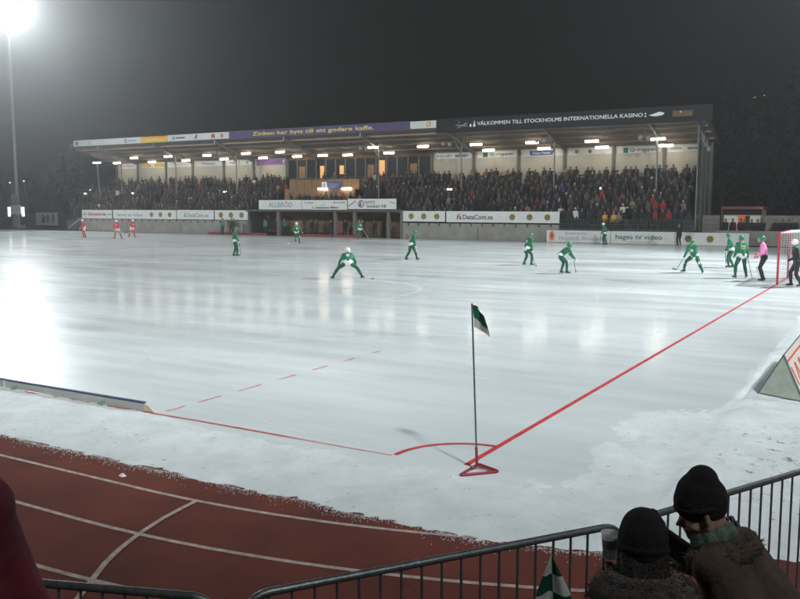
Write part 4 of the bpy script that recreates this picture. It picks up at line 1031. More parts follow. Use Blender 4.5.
stick(hand_w(i_,X_,1), onz(752,279), 'bandy stick of the green player standing beside the goalkeeper')
GK = [M['jersey_pink'], M['jersey_pink'], M['leather_black'], M['leather_black'], M['leather_black'], M['glove_orange'], M['skin'], M['helmet_white']]; TGK = dict(TG); TGK['pelvis'] = 2; TGK['sockband'] = 3
p = onz(763, 281.3)
o, i_, X_ = person('person', (p[0], p[1], .004), facing(70), figure(hip=(0,0,.97), lean=7, feet=((-.20,.05,0),(.20,-.02,0)), hands=((-.22,.30,1.02),(.30,.22,1.06)), bulk=1.22, hat=False, skates=True), TGK, GK, 'goalkeeper in a pink jersey with black trousers and orange gloves in front of the goal', 'goalkeeper', None, voxel=.026, scale=1.13)
helmet(o, i_, 'helmet_green', 'helmet_white'); skates(o, i_)
for k, (kx, an, fr) in enumerate(i_['legs']):
    mb = MB(); d = an-kx; s_ = d.cross(fr).normalized()
    for q in (-.035, .0, .035): mb.tube([kx+fr*.095+s_*q-d*.15, kx+d*.5+fr*.092+s_*q, an+fr*.085+s_*q], .024, 6)
    mb.build('leg_pad', [M['jersey_white']], o)
mb = MB(); hw = i_['hands'][1]; mb.ell(hw, (.10,.08,.12), 0, 12, 8); mb.build('catching_glove', [M['glove_orange']], o)
REF = [M['jersey_green'], M['jersey_white'], M['leather_black'], M['leather_black'], M['leather_black'], M['leather_black'], M['skin'], M['cloth_black']]
TGR = dict(TG); TGR['torso'] = 8; REF2 = REF+[M['cloth_black']]; TGR['arm'] = 8; TGR['hem'] = 8; TGR['pelvis'] = 2; TGR['sockband'] = 3
p = onz(796, 287)
o, i_, X_ = person('person', (p[0], p[1], .004), facing(75), figure(hip=(0,0,.97), lean=9, feet=((-.16,-.14,0),(.15,.16,0)), hands=((-.10,.24,1.08),(.12,.24,1.04)), bulk=1.2, hat=False, skates=True), TGR, REF2, 'person in black with arms folded and a white green cap at the goal post', 'person', None, voxel=.026, scale=1.1)
helmet(o, i_, 'helmet_white'); skates(o, i_)
mb = MB(); n_ = i_['neck']; mb.ell(n_-i_['up']*.02, (.17,.14,.09), 0, 14, 8); mb.build('scarf', [M['jersey_green']], o)

# officials, substitutes and stewards
TS = dict(torso=0, arm=0, hem=0, pelvis=1, thigh=1, knee=1, shank=1, sockband=1, foot=2, hand=2, head=3, neck=3, hat=4)
CL = {k: M['cloth_'+k] for k in ('black','charcoal','navy','dark_brown','dark_green','red','blue','grey','beige','olive','white','yellow','maroon','teal')}
STAND = [dict(), dict(hands=((-.10,.24,1.02),(.10,.24,1.0))), dict(hands=((-.22,.24,.98),(.24,.08,.84)), lean=6), dict(hands=((-.12,.30,1.22),(.12,.30,1.22)), lean=3), dict(hands=((-.26,.02,.86),(.08,.28,1.30)), head=(6,12)), dict(hands=((-.20,.20,.9),(.20,.20,.9)), lean=9, head=(10,-10)), dict(hands=((-.30,.16,1.5),(.28,.10,.88)), head=(-5,0)), dict(hands=((-.14,.22,1.08),(.20,.20,1.0)), head=(0,25))]
VAR = []
for kw in STAND:
    P_, inf = figure(bulk=1.22, **kw)
    VAR.append((body_mesh(P_, .045, TS, [M['skin']]*5, 3, 'spectator_body'), inf))
def spectator(loc, rotz, var, jacket, hat, label, group, legs='charcoal', scale=1.05, cat='spectator', skin='skin', name='person'):
    me = VAR[var][0]; o = bpy.data.objects.new(name, me); COL.objects.link(o); o.location = loc; o.rotation_euler = (0,0,rotz); o.scale = (scale,)*3
    for k, m_ in enumerate((CL[jacket], CL[legs], CL['black'], M[skin], M['hair_dark'] if hat is None else CL[hat])):
        o.material_slots[k].link = 'OBJECT'; o.material_slots[k].material = m_
    return tag(o, label, cat, group)
gd = 'people in and beside the dugout'
for (u, y, jk, ht, l, v, ph) in ((223,65.0,'teal','black','person in a teal jacket at the near edge of the dugout beside the crest banner',0,170), (232,65.1,'black','grey','person in black with a pale cap beside the teal jacket',1,190), (234.5,64.6,'black','black','person all in black behind the upright green player',2,150),
        (266,66.4,'teal','black','person in a teal jacket standing in the dugout below the pale capitals',5,185), (284.5,66.5,'teal','white','person in a teal jacket in the dugout, nearest the gliding green player',2,200), (277,67.3,'dark_brown','black','person in dark brown standing at the dugout rear wall',0,180),
        (312,67.2,'black','black','person in black before an orange door in the dugout',1,180), (317,66.8,'charcoal','dark_brown','person in charcoal close beside another in the dugout',0,170), (331.5,66.6,'black','black','person in black with one arm out in the dugout',6,180), (345.5,66.9,'navy','black','person in navy in the dugout behind the crouching player',2,190),
        (363,65.9,'black','black','person in black behind the green player facing the dugout',1,180), (375,66.9,'dark_brown','charcoal','person in dark brown in the shadowed part of the dugout',5,200), (388.5,66.2,'dark_green','grey','person in dark green at the pale dugout pillar',0,165)):
    x = xs_at(u, y, 225); spectator((x, y, .0), math.radians(ph), v, jk, ht, l, gd, cat='person')
p = onz(679, 245.6); spectator((p[0], 64.75, 0), math.radians(150), 1, 'black', 'black', 'man in black standing alone in front of the rinkside boards', None, cat='person', legs='black', scale=1.02)
# people on the booth balcony
for (u, jk, ht, l, v) in ((324.5,'charcoal','black','person in charcoal behind the blue sign on the balcony',1), (334.5,'grey','beige','person in grey with a pale hat on the balcony above the blue sign',0), (346,'dark_brown','black','person in dark brown on the booth balcony beside the window',2)):
    spectator((xs_at(u, 70.6, 178), 70.6, 5.25), PI, v, jk, ht, l, 'people on the booth balcony')
# by the kiosk
gk = 'people standing by the kiosk'
for (u, y, jk, ht, l, v, ph) in ((725.5,68.7,'black','dark_brown','person in black at the kiosk corner nearest the stand',1,200), (733,69.0,'maroon','black','person in maroon waiting at the kiosk under the orange poster',0,30), (741,69.2,'maroon','dark_brown','person in maroon directly below the orange poster edge',2,10), (744.5,68.6,'dark_brown','beige','bareheaded person with fair hair before the kiosk window',5,190),
        (752,68.4,'black','black','person in black at the kiosk, taller than the neighbours',0,160), (757.5,68.2,'black','black','person in black with hands at the chest beside the kiosk',3,190), (762.5,68.5,'charcoal','black','person in charcoal at the outer kiosk corner',1,210), (776,69.0,'dark_brown','grey','person in dark brown by the fence between kiosk and goal',0,200), (783,69.2,'black','black','person in black by the fence above the goal frame',2,170), (788.5,69.0,'navy','charcoal','person in navy by the fence above the goal net',1,190), (795,68.8,'charcoal','white','person in charcoal with a white hat by the fence, last beyond the goal',5,200)):
    spectator((xs_at(u, y, 225), y, .35), math.radians(ph), v, jk, ht, l, gk)
# yellow coats behind the end fence
for (u, jk, l, v) in ((605,'yellow','steward in a yellow jacket behind the fence, farthest from the goal',1), (614,'yellow','steward in a yellow jacket behind the fence, in the middle of three',0), (619,'beige','steward in a beige jacket behind the fence',2)):
    spectator((xs_at(u, YF+.35, 215), YF+.35, .95), PI, v, jk, 'beige' if jk == 'yellow' else 'black', l, 'stewards behind the end fence')

# ================================================================== THE CROWD
HATS = ['black','charcoal','navy','dark_brown','grey','dark_green','white','beige','red',None]
HW = [.28,.16,.10,.08,.10,.06,.045,.035,.02,.12]
JK = ['black','charcoal','navy','dark_brown','dark_green','olive','grey','maroon','blue','red','beige','white']
JW = [.34,.22,.14,.11,.07,.04,.035,.02,.008,.010,.008,.004]
seats = []
for i in range(NROW):
    x = XR-.55; idx = 0
    while x > XL-2.9:
        x -= random.uniform(.50, .72)
        if random.random() < (.16 if i < NROW-1 else .33): x -= random.uniform(.3, .9)
        if nz(x, i*2.3, .22, 9)+.25*nz(x, i*3.1, .9, 4) > .30: continue
        if X1 < x < X2 and i < 4: continue
        if BX0-.4 < x < BX1+.4 and row_y(i) > BY-.35: continue
        if -77.6 < x < -76.2 and i < 6: continue
        if -31.1 < x < -30.5 and i < 5: continue
        if -66.4 < x < -65.8 and i < 5: continue
        if x < XL and (i > 8 or random.random() < .45): continue
        if i == NROW-1 and (-57 < x < -46): continue
        if x < -72 and i > 7 and random.random() < .25: continue
        seats.append([i, x, row_y(i)+random.uniform(-.16, .12)])
    
seats.sort(key=lambda s: s[1]+.0, reverse=True)
# the ones that show largest: nearest the glazed end
HW = np.array(HW)/sum(HW); JW = np.array(JW)/sum(JW)
def hatcol(): return HATS[rng.choice(len(HATS), p=HW)]
def jkcol(): return JK[rng.choice(len(JK), p=JW)]
for s in seats:
    s += [jkcol(), hatcol(), int(rng.integers(len(VAR))), float(rng.normal(0, .25)), float(rng.uniform(.92, 1.10)), 'crowd_skin' if random.random() < .6 else 'crowd_skin_pale', 'charcoal']
def nearest(u, v, jk=None, hat=0):
    best = min(seats, key=lambda s: abs(proj((s[1], s[2], row_z(s[0])+1.35))[0]-u)+abs(proj((s[1], s[2], row_z(s[0])+1.35))[1]-v))
    if jk: best[3] = jk
    if hat != 0: best[4] = hat
for (u, v, jk, ht) in ((486,172,'red',0), (658,210,'red','black'), (664.5,209,'red','black'), (670,209,'red','grey'), (655,203,'red','black'), (602,192,'red',0), (610,190,'red',0), (598,197,'red',0), (620.5,193,'blue','black'), (622,197,'red',0),
        (179.5,181,'yellow',0), (560,188,'blue',0), (626,210,'white','white'), (652,200,'red','white'), (694,188,'beige',0), (681,206,'beige','white'), (570,204,'grey','white'), (176,207,'red','yellow'), (106,207,'red',0), (345,182,'red',0), (293,184,'red',0), (540,200,'red',0), (500,200,'grey','beige'), (645,190,'olive','white'),
        (213,200,'grey','white'), (135,203,'grey','white'), (560,212,'white',0), (425,200,'grey',0), (270,188,'maroon',0), (230,200,'maroon',0), (650,183,'charcoal','white'), (575,180,'charcoal',0), (577,213,'white','white')):
    nearest(u, v, jk, ht)
gsx = 'spectators standing in the grandstand'
ROWN = ['front row','second row','third row','fourth row','fifth row','sixth row','seventh row','eighth row','ninth row','tenth row','top row']
cnt = {}
NIND = 285
for s in seats[:NIND]:
    i, x, y, jk, ht, v, rz, scl, sk, lg = s
    cnt[i] = cnt.get(i, 0)+1
    htx = 'dark hair' if ht is None else f'{ht.replace("_"," ")} hat'
    spectator((x, y, row_z(i)), PI+rz, v, jk, ht, f'{jk.replace("_"," ")} jacket, {htx}, {ROWN[i]}, {ordinal(cnt[i])} from the glazed end', gsx, lg, scl, skin=sk)
# everyone farther along: too many to single out
pal = [CL[k] for k in CL]+[M['crowd_skin'], M['crowd_skin_pale'], M['hair_dark']]; pid = {k: n for n, k in enumerate(CL)}; pid['crowd_skin'] = len(CL); pid['crowd_skin_pale'] = len(CL)+1; pid[None] = len(CL)+2
arrs = []
for me, inf in VAR:
    nv = len(me.vertices); co = np.empty(nv*3); me.vertices.foreach_get('co', co)
    lp = np.empty(len(me.loops), int); me.loops.foreach_get('vertex_index', lp)
    ls = np.empty(len(me.polygons), int); me.polygons.foreach_get('loop_start', ls); lt = np.empty(len(me.polygons), int); me.polygons.foreach_get('loop_total', lt)
    mi = np.empty(len(me.polygons), int); me.polygons.foreach_get('material_index', mi)
    arrs.append((co.reshape(-1, 3), lp, ls, lt, mi))
VV, LL, LS, LT, MI = [], [], [], [], []; vo = lo = 0
for s in seats[NIND:]:
    i, x, y, jk, ht, v, rz, scl, sk, lg = s
    co, lp, ls, lt, mi = arrs[v]; a = PI+rz; R_ = np.array([[math.cos(a),-math.sin(a),0],[math.sin(a),math.cos(a),0],[0,0,1]])
    VV.append(co@R_.T*scl+np.array([x, y, row_z(i)])); LL.append(lp+vo); LS.append(ls+lo); LT.append(lt)
    MI.append(np.array([pid[jk], pid[lg], pid['black'], pid[sk], pid[ht]])[mi]); vo += len(co); lo += len(lp)
me = bpy.data.meshes.new('crowd'); VV = np.concatenate(VV); LL = np.concatenate(LL); LS = np.concatenate(LS); LT = np.concatenate(LT); MI = np.concatenate(MI)
me.vertices.add(len(VV)); me.vertices.foreach_set('co', VV.ravel()); me.loops.add(len(LL)); me.loops.foreach_set('vertex_index', LL.astype(np.int32))
me.polygons.add(len(LS)); me.polygons.foreach_set('loop_start', LS.astype(np.int32))
for q in pal: me.materials.append(q)
me.polygons.foreach_set('material_index', MI.astype(np.int32)); me.polygons.foreach_set('use_smooth', np.ones(len(LS), bool)); me.update(calc_edges=True); me.validate()
o = bpy.data.objects.new('crowd', me); COL.objects.link(o); tag(o, 'dense dark clothed crowd filling the farther part of the grandstand', 'crowd', kind='stuff')
print('seats', len(seats), 'crowd verts', len(VV))

# ================================================================== NEAR SPECTATORS, seen from behind
def at(lat, dep, z=0): return Vector((CAM[0]+RX*lat-RY*dep, CAM[1]+RY*lat+RX*dep, z))
TN = dict(torso=0, arm=0, hem=0, pelvis=1, thigh=1, knee=1, shank=1, sockband=1, foot=2, hand=2, head=3, neck=3, hat=4, ear=3)
def near_person(head, rotz, kw, mats, label, scale, extra=None, voxel=.011):
    P_, inf = figure(hat=False, **kw)
    P_ = [q for q in P_ if q[4] != 'hand']
    hc, hup, hfw = inf['hc'], inf['hup'], inf['hfw']; rt = hfw.cross(hup)
    def c(a, b, r0, r1, t): P_.append((a, b, r0, r1, t))
    hw_ = Matrix.Rotation(rotz, 3, 'Z') @ (hc*scale); gp_ = at(head[0], head[1], 0); pos = Vector((gp_.x-hw_.x, gp_.y-hw_.y, head[2])); print('head z', pos.z+hw_.z, 'want', head[3])
    # face: brow, nose, lips, chin, jaw, ears
    c(hc+hfw*.088-rt*.035+hup*.018, hc+hfw*.088+rt*.035+hup*.018, .016, .016, 'head')
    c(hc+hfw*.100+hup*.008, hc+hfw*.128-hup*.030, .010, .014, 'head')
    c(hc+hfw*.100-rt*.018-hup*.062, hc+hfw*.100+rt*.018-hup*.062, .012, .012, 'head')
    c(hc+hfw*.085-hup*.100, hc+hfw*.075-hup*.105, .024, .026, 'head')
    for s_ in (-1, 1):
        c(hc+hfw*.07-hup*.095, hc+rt*s_*.062-hup*.055, .026, .030, 'head')
        c(hc+hfw*.068+rt*s_*.045-hup*.03, hc+hfw*.06+rt*s_*.058-hup*.035, .028, .028, 'head')
        c(hc+rt*s_*.098+hup*.018-hfw*.012, hc+rt*s_*.096-hup*.028-hfw*.002, .016, .011, 'head')
    # hands: palm, four unequal curled fingers, thumb from the side of the palm
    for k, s_ in ((0, -1), (1, 1)):
        w = inf['hands'][k]; arm = None
        d = hand_dirs[k].normalized(); side = hand_side[k]; side = (side-d*side.dot(d)).normalized(); nrm = d.cross(side)
        w0 = w-d*.05
        for q in (-.026, -.009, .009, .026): c(w0, w0+d*.085+side*q, .021, .018, 'hand')
        for q, L_ in ((-.030,.062),(-.010,.074),(.011,.070),(.030,.054)):
            a = w0+d*.088+side*q*1.05; b = a+d*L_*.5+nrm*L_*.18; e = b+d*L_*.25+nrm*L_*.48
            c(a, b, .0115, .0105, 'hand'); c(b, e, .0105, .009, 'hand')
        a = w0+d*.025-side*.030; b = a-side*.030+d*.030; c(a, b, .015, .012, 'hand'); c(b, b+d*.032+nrm*.012, .012, .010, 'hand')
    for s_ in (-1, 1):      # loose coat hanging from the shoulders
        a = inf['sh']+inf['rt']*s_*.15-inf['up']*.05; b = inf['chest']+inf['rt']*s_*.15-inf['up']*.22-inf['fw']*.02
        c(a, b, .115, .165, 'torso'); c(b, b-Vector((0,0,.35)), .165, .175, 'torso')
    c(inf['sh']-inf['fw']*.03, inf['chest']-inf['fw']*.05-inf['up']*.2, .11, .18, 'torso')
    me = body_mesh(P_, voxel, TN, mats, 5, 'person')
    o = bpy.data.objects.new('person', me); COL.objects.link(o); o.location = pos; o.rotation_euler = (0,0,rotz); o.scale = (scale,)*3
    tag(o, label, 'person'); return o, inf, Matrix.Translation(pos) @ Matrix.Rotation(rotz, 4, 'Z') @ Matrix.Scale(scale, 4)
def remesh_child(name, caps, voxel, m, parent, smooth=3):
    me = body_mesh([(a, b, r0, r1, 'x') for a, b, r0, r1 in caps], voxel, {'x': 0}, [m], smooth, name)
    o = bpy.data.objects.new(name, me); COL.objects.link(o); o.parent = parent; return o
def ring(c, ax, ay, n, r, bump=0.0, seed=0):
    out = []; pr = None
    for k in range(n+1):
        a = 2*PI*k/n; p = c+ax*math.cos(a)+ay*math.sin(a)
        if pr is not None: out.append((pr, p, r*(1+bump*math.sin(3*k+seed)), r*(1+bump*math.sin(3*k+3+seed))))
        pr = p
    return out
def fur_tufts(o_parent, info, pts, m, n, rad, L_, name='fur_trim'):
    mb = MB(); rr = random.Random(3)
    for k in range(n):
        a, b, r0, r1 = rr.choice(pts); t = rr.random(); c = a.lerp(b, t); r = r0+(r1-r0)*t
        d = Vector((rr.gauss(0,1), rr.gauss(0,1), rr.gauss(0,1))).normalized(); p = c+d*r*.9; u = d.cross(Vector((rr.gauss(0,1), rr.gauss(0,1), rr.gauss(0,1)))).normalized()*.0035
        e = p+d*L_*rr.uniform(.5, 1.1)+Vector((rr.gauss(0,1), rr.gauss(0,1), rr.gauss(0,1)-.6))*L_*.35
        mb.add([p-u, p+u, e], [(0,1,2)], 0)
    return mb.build(name, [m], o_parent)
# man with black knitted beanie, face turned aside and down
hand_dirs = [Vector((.5,.25,.82)), Vector((-.3,.9,.1))]; hand_side = [Vector((0,1,0)), Vector((1,0,0))]
mp = (1.535, 4.15, TZ, 2.0)
man, mi_, MX = near_person(mp, facing(48), dict(hip=(0,-.10,.80), lean=30, feet=((-.13,0,0),(.14,.08,0)), hands=((.02,.50,1.24),(.26,.50,1.02)), bulk=1.30, head=(20,32), turn=0), [M['coat_brown'], M['cloth_charcoal'], M['leather_black'], M['skin'], M['knit_black']], 'man in a brown winter coat and tall black knitted beanie leaning towards the barrier', 1.04)
hc, hup, hfw = mi_['hc'], mi_['hup'], mi_['hfw']; hr_ = hfw.cross(hup)
caps = [(hc+hup*.062+hfw*.004, hc+hup*.095-hfw*.01, .114, .108), (hc+hup*.065-hfw*.005, hc+hup*.150-hfw*.05, .114, .080), (hc+hup*.045-hfw*.03, hc+hup*.07-hfw*.035, .112, .112)]
bn = remesh_child('beanie', caps, .010, M['knit_black'], man, 8)
cuff = remesh_child('beanie_cuff', ring(hc+hup*.044-hfw*.006, hr_*.100, hfw*.108+hup*.012, 26, .021), .008, M['knit_black'], bn)
nk = mi_['neck']; up_, fw_, rt_ = mi_['up'], mi_['fw'], mi_['rt']
scpts = ring(nk+up_*.035+fw_*.01, rt_*.088, fw_*.088+up_*.0, 22, .034, .12)+ring(nk+up_*.07+fw_*.015, rt_*.080, fw_*.083+up_*.015, 22, .028, .15, 1)
remesh_child('scarf', scpts, .009, M['scarf_green'], man)
mb = MB()      # pale stripes in the scarf
for q in (0, 1):
    for k in range(3):
        a = -1.2+.33*k+q*.05; c0 = nk+up_*(.055+.03*q)+rt_*math.cos(a)*(.118-.012*q)+fw_*math.sin(a)*(.118-.010*q)
        t = (-rt_*math.sin(a)+fw_*math.cos(a)); mb.beam(c0-up_*.012, c0+up_*.012+t*.006, .02, .008)
mb.build('scarf_stripe', [M['cloth_grey']], man)
colr = ring(nk-up_*.045+fw_*.0, rt_*.155, fw_*.125+up_*.02, 26, .055, .1)
remesh_child('coat_collar', colr, .012, M['coat_brown'], man)
fur_tufts(man, mi_, colr, M['fur'], 2600, .05, .03, 'collar_fur')
# woman beside him: dark rounded hat, fur collar
hand_dirs = [Vector((.15,.75,.62)), Vector((.2,.9,.1))]; hand_side = [Vector((0,.6,-.8)), Vector((1,0,0))]
wpz = (1.165, 3.90, TZ, 1.91)
wom, wi_, WX = near_person(wpz, facing(-4), dict(hip=(0,-.05,.80), lean=12, feet=((-.12,0,0),(.12,.05,0)), hands=((-.10,.36,1.17),(.22,.38,1.05)), bulk=1.22, head=(8,-6)), [M['coat_brown'], M['cloth_black'], M['leather_black'], M['skin'], M['knit_black']], 'woman in a fur collared coat and round dark hat beside the taller man', .945)
hc, hup, hfw = wi_['hc'], wi_['hup'], wi_['hfw']; hr_ = hfw.cross(hup)
caps = [(hc+hup*.035-hfw*.012, hc+hup*.066-hfw*.012, .131, .118), (hc+hup*.0-hfw*.02, hc+hup*.03-hfw*.02, .125, .13)]
hat = remesh_child('round_hat', caps, .010, M['knit_black'], wom, 14)
remesh_child('hat_band', ring(hc-hup*.022-hfw*.012, hr_*.108, hfw*.113-hup*.012, 26, .026), .009, M['knit_black'], hat)
nk = wi_['neck']; up_, fw_, rt_ = wi_['up'], wi_['fw'], wi_['rt']
hairc = [(hc-hfw*.03-hup*.02+hr_*q, nk-fw_*.055+rt_*q*1.5+up_*.0, .075, .055) for q in (-.045, 0, .045)]
hair = remesh_child('hair', hairc, .010, M['hair_dark'], wom)
fur_tufts(hair, wi_, [(a, b, r0, r1) for a, b, r0, r1 in hairc], M['hair_dark'], 1500, .05, .03, 'hair_strands')
furp = ring(nk-up_*.035+fw_*.0, rt_*.15, fw_*.125+up_*.01, 26, .068, .12)+ring(nk-up_*.085-fw_*.01, rt_*.20, fw_*.15, 26, .07, .12, 2)
remesh_child('fur_collar', furp, .013, M['fur'], wom)
fur_tufts(wom, wi_, furp, M['fur'], 7000, .06, .045)
# paper cup in her raised hand
hw = WX @ wi_['hands'][0]
cp = at(1.045, 4.05, 3.5-4.05*.433)
r = empty('paper_cup', tuple(cp), 'pale paper cup held up before the barrier by the woman in the round hat', 'paper cup')
mb = MB(); prof = [(.0,.002),(.030,.0),(.042,.125),(.0445,.128),(.0445,.133),(.040,.133),(.0285,.006),(0,.006)]; mb.lathe(prof, (0,0,0), 24); mb.build('cup_wall', M['paper_cup'], r)
mb = MB(); mb.lathe([(.0355,.055),(.0400,.1)], (0,0,0), 24); mb.build('printed_band', mat('cup_print', (.46,.50,.48), .6, var=.1, scale=60), r)
# jacket at the picture's left edge
hand_dirs = [Vector((0,.5,-.8)), Vector((0,.5,-.8))]; hand_side = [Vector((0,1,0)), Vector((0,1,0))]
lp_ = (-1.43, 2.50, 1.10, 0)
lef, li_, LX = near_person(lp_, facing(-8), dict(hip=(0,0,.95), lean=5, feet=((-.14,0,0),(.14,.05,0)), hands=((-.24,.30,1.05),(.34,.18,.92)), bulk=1.42, head=(6,-10)), [M['coat_red'], M['cloth_navy'], M['leather_black'], M['skin'], M['knit_black']], 'person in a dark red padded jacket at the very edge of the picture', 1.04)
hc, hup, hfw = li_['hc'], li_['hup'], li_['hfw']
remesh_child('beanie', [(hc+hup*.03-hfw*.012, hc+hup*.09-hfw*.02, .124, .108)], .011, M['knit_black'], lef)
nk = li_['neck']; remesh_child('jacket_collar', ring(nk, li_['rt']*.10, li_['fw']*.10, 22, .045), .012, M['coat_red'], lef)
a0, w0 = li_['sh']+li_['rt']*.185, li_['hands'][1]
# small supporter flag, stick resting on the barrier foot
ft = at(.742, 4.0, 3.5-4.0*.428); fbm = at(.80, 4.30, TZ)
r = empty('hand_flag', tuple(ft), 'small green and white chequered supporter flag on a thin stick by the barrier', 'hand flag')
d_ = fbm-ft
mb = MB(); mb.tube([(0,0,.01), tuple(d_)], .006, 8); mb.build('flag_stick', M['stick_pale'], r)
mb = MB(); nu, nv = 15, 19; W, Hh = .18, .34
for side in (0, 1):
    vs = []
    for j in range(nv):
        for i in range(nu):
            s_ = i/(nu-1); t = j/(nv-1); sw = min(1, t*2.2+.04)
            latv = (s_-.42)*W*sw*(1-.0*t); y = -.022*math.sin(9*s_+2*t)*sw-.01
            vs.append(Vector((RX*latv-RY*y, RY*latv+RX*y, -t*Hh-.03*abs(s_-.4)*sw))+Vector((RY,-RX,0))*(.012+.003*side)+d_*(t*.07))
    fs = [(j*nu+i, j*nu+i+1, (j+1)*nu+i+1, (j+1)*nu+i) for j in range(nv-1) for i in range(nu-1)]
    ms = [((j//4)+(i*2//(nu-1))) % 2 for j in range(nv-1) for i in range(nu-1)]
    if side: fs = [f[::-1] for f in fs]
    mb.add(vs, fs, 0, True); mb.m[-len(fs):] = ms
mb.build('flag_cloth', [M['flag_white'], M['flag_green']], r)

# ================================================================== FLOODLIGHT MASTS
gm = 'floodlight masts at the corners of the pitch'
AIM = Vector((-42, 30, 0))
def mast(x, y, H, label, aim, power, cone, blend, cabinets=False, size=1.7, col=(.94,.99,1.0)):
    r = empty('floodlight_mast', (x, y, 0), label, 'floodlight mast', gm)
    mb = MB(); mb.tube([(0,0,0),(0,0,H*.5),(0,0,H)], [.30,.21,.13], 12); mb.build('pole', M['mast_paint'], r)
    mb = MB(); mb.box(-.7,-.7,0,.7,.7,.5); mb.build('footing', M['concrete'], r)
    d = (Vector(aim)-Vector((x,y,H))); h = Vector((d.x,d.y,0)).normalized(); s_ = Vector((h.y,-h.x,0))
    mb = MB()
    for k in range(3): mb.beam(s_*-2.3+Vector((0,0,H-.9+k*.95)), s_*2.3+Vector((0,0,H-.9+k*.95)), .09, .09)
    for q in (-1.6, 1.6): mb.beam(s_*q+Vector((0,0,H-1.2)), s_*q+Vector((0,0,H+1.3)), .08, .08)
    mb.build('lamp_frame', M['mast_paint'], r)
    dn = d.normalized(); u = s_; w = u.cross(dn).normalized()
    for k in range(3):
        for q in range(5):
            c = s_*(-2.0+q*1.0)+Vector((0,0,H-.9+k*.95))+h*.22
            mb = MB(); vs = []; n = 14
            for (rr, dd) in ((.10,-.25),(.30,-.10),(.36,.08)):
                for a in range(n): vs.append(c+dn*dd+(u*math.cos(2*PI*a/n)+w*math.sin(2*PI*a/n))*rr)
            fs = [(i*n+a, i*n+(a+1)%n, (i+1)*n+(a+1)%n, (i+1)*n+a) for i in range(2) for a in range(n)]+[tuple(range(n))]
            mb.add(vs, fs, 0, True); lh = mb.build('floodlight', M['housing'], r)
            mb = MB(); mb.add([c+dn*.06+(u*math.cos(2*PI*a/n)+w*math.sin(2*PI*a/n))*.335 for a in range(n)], [tuple(range(n))], 0); mb.build('lamp_glass', M['lamp_face'], lh)
    L_ = bpy.data.lights.new('floodlight_beam', 'SPOT'); L_.energy = power; L_.spot_size = math.radians(cone); L_.spot_blend = blend; L_.shadow_soft_size = size; L_.color = col
    lo = bpy.data.objects.new('floodlight_beam', L_); COL.objects.link(lo); lo.parent = r
    lo.location = Vector((0,0,H+.1))+h*1.2; lo.rotation_euler = dn.to_track_quat('-Z', 'Y').to_euler()
    if cabinets:
        return r, h, s_
    return r, h, s_
MASTY = 70.0
mx_ = xs_at(18.3, MASTY, 222)
r, h, s_ = mast(mx_, MASTY, 31.5, 'tall grey floodlight mast with blazing lamps beyond the far corner', (-48, 30, 0), PW_FL, 105, .6)
vr = Vector((RX, RY, 0)); vf = Vector((-RY, RX, 0))
def mbox(name, l0, l1, z0, z1, m, d0=-.7, d1=-.35):
    mb = MB(); q = [vr*l+vf*d for l, d in ((l0,d0),(l1,d0),(l1,d1),(l0,d1))]; mb.hexa([(p.x,p.y,z0) for p in q]+[(p.x,p.y,z1) for p in q]); return mb.build(name, m, r)
mbox('cabinet', -.62, .62, 3.6, 5.05, M['board_foot']); mbox('cabinet', -.72, .72, 2.1, 3.4, M['kiosk_white']); mbox('cabinet', -.40, .40, .3, 1.9, M['board_foot'])
for s2 in (-1, 1): mbox('lit_tube', s2*1.02-.14, s2*1.02+.14, 1.75, 3.15, M['screen_white'])
r2, _, _ = mast(20, 49, 31.5, 'floodlight mast behind the goal on the grandstand side', (-28, 28, 0), PW_FR, 80, .5)
r3, _, _ = mast(-101, -16, 31.5, 'floodlight mast on the near side at the far end of the pitch', (-50, 36, 0), PW_NL, 80, .5)
r4, _, _ = mast(26, -18, 31.5, 'floodlight mast on the near side behind the goal', (-25, 33, 0), PW_NR, 62, .55)

# ================================================================== SURROUNDINGS
# kiosk
kx0, kx1 = xs_at(722, 70.5, 215), xs_at(763.5, 70.5, 215); kw = kx1-kx0
r = empty('kiosk', ((kx0+kx1)/2, 70.5, 0), 'small white kiosk with reddish trim and a lit orange poster beside the stand', 'kiosk')
h_ = kw/2
mb = MB(); mb.box(-h_+.1, .15, 0, h_-.1, 2.6, 3.1); mb.build('kiosk_body', M['kiosk_white'], r)
mb = MB(); mb.box(-h_, -.35, 3.102, h_, 2.8, 3.32); mb.build('roof', M['kiosk_trim'], r)
for s2 in (-1, 1):
    mb = MB(); mb.box(s2*h_-.09 if s2 > 0 else -h_, -.34, 0, h_ if s2 > 0 else -h_+.09, -.25, 3.1); mb.build('corner_post', M['kiosk_trim'], r)
mb = MB(); mb.box(-h_+.12, .10, 2.6, h_-.12, .146, 3.05); mb.build('dark_header', M['hazard_dark'], r)
for a, b in ((-h_+.2, -h_*.22), (h_*.36, h_-.2)):
    mb = MB(); mb.box(a, .09, 1.15, b, .145, 2.5); w_ = mb.build('window', M['kiosk_lit'], r)
    mb = MB(); mb.box(a-.06, .06, 1.05, b+.06, .088, 1.15); mb.build('sill', M['kiosk_trim'], w_)
mb = MB(); mb.box(-h_*.18, .07, .95, h_*.12, .145, 2.56); mb.build('poster', M['poster_lit'], r)
mb = MB(); mb.box(h_*.13, .075, .95, h_*.34, .145, 2.5); mb.build('door', M['wood_brown'], r)
mb = MB(); mb.box(-h_+.1, -.3, .95, h_-.1, .06, 1.03); mb.build('counter', M['kiosk_trim'], r)
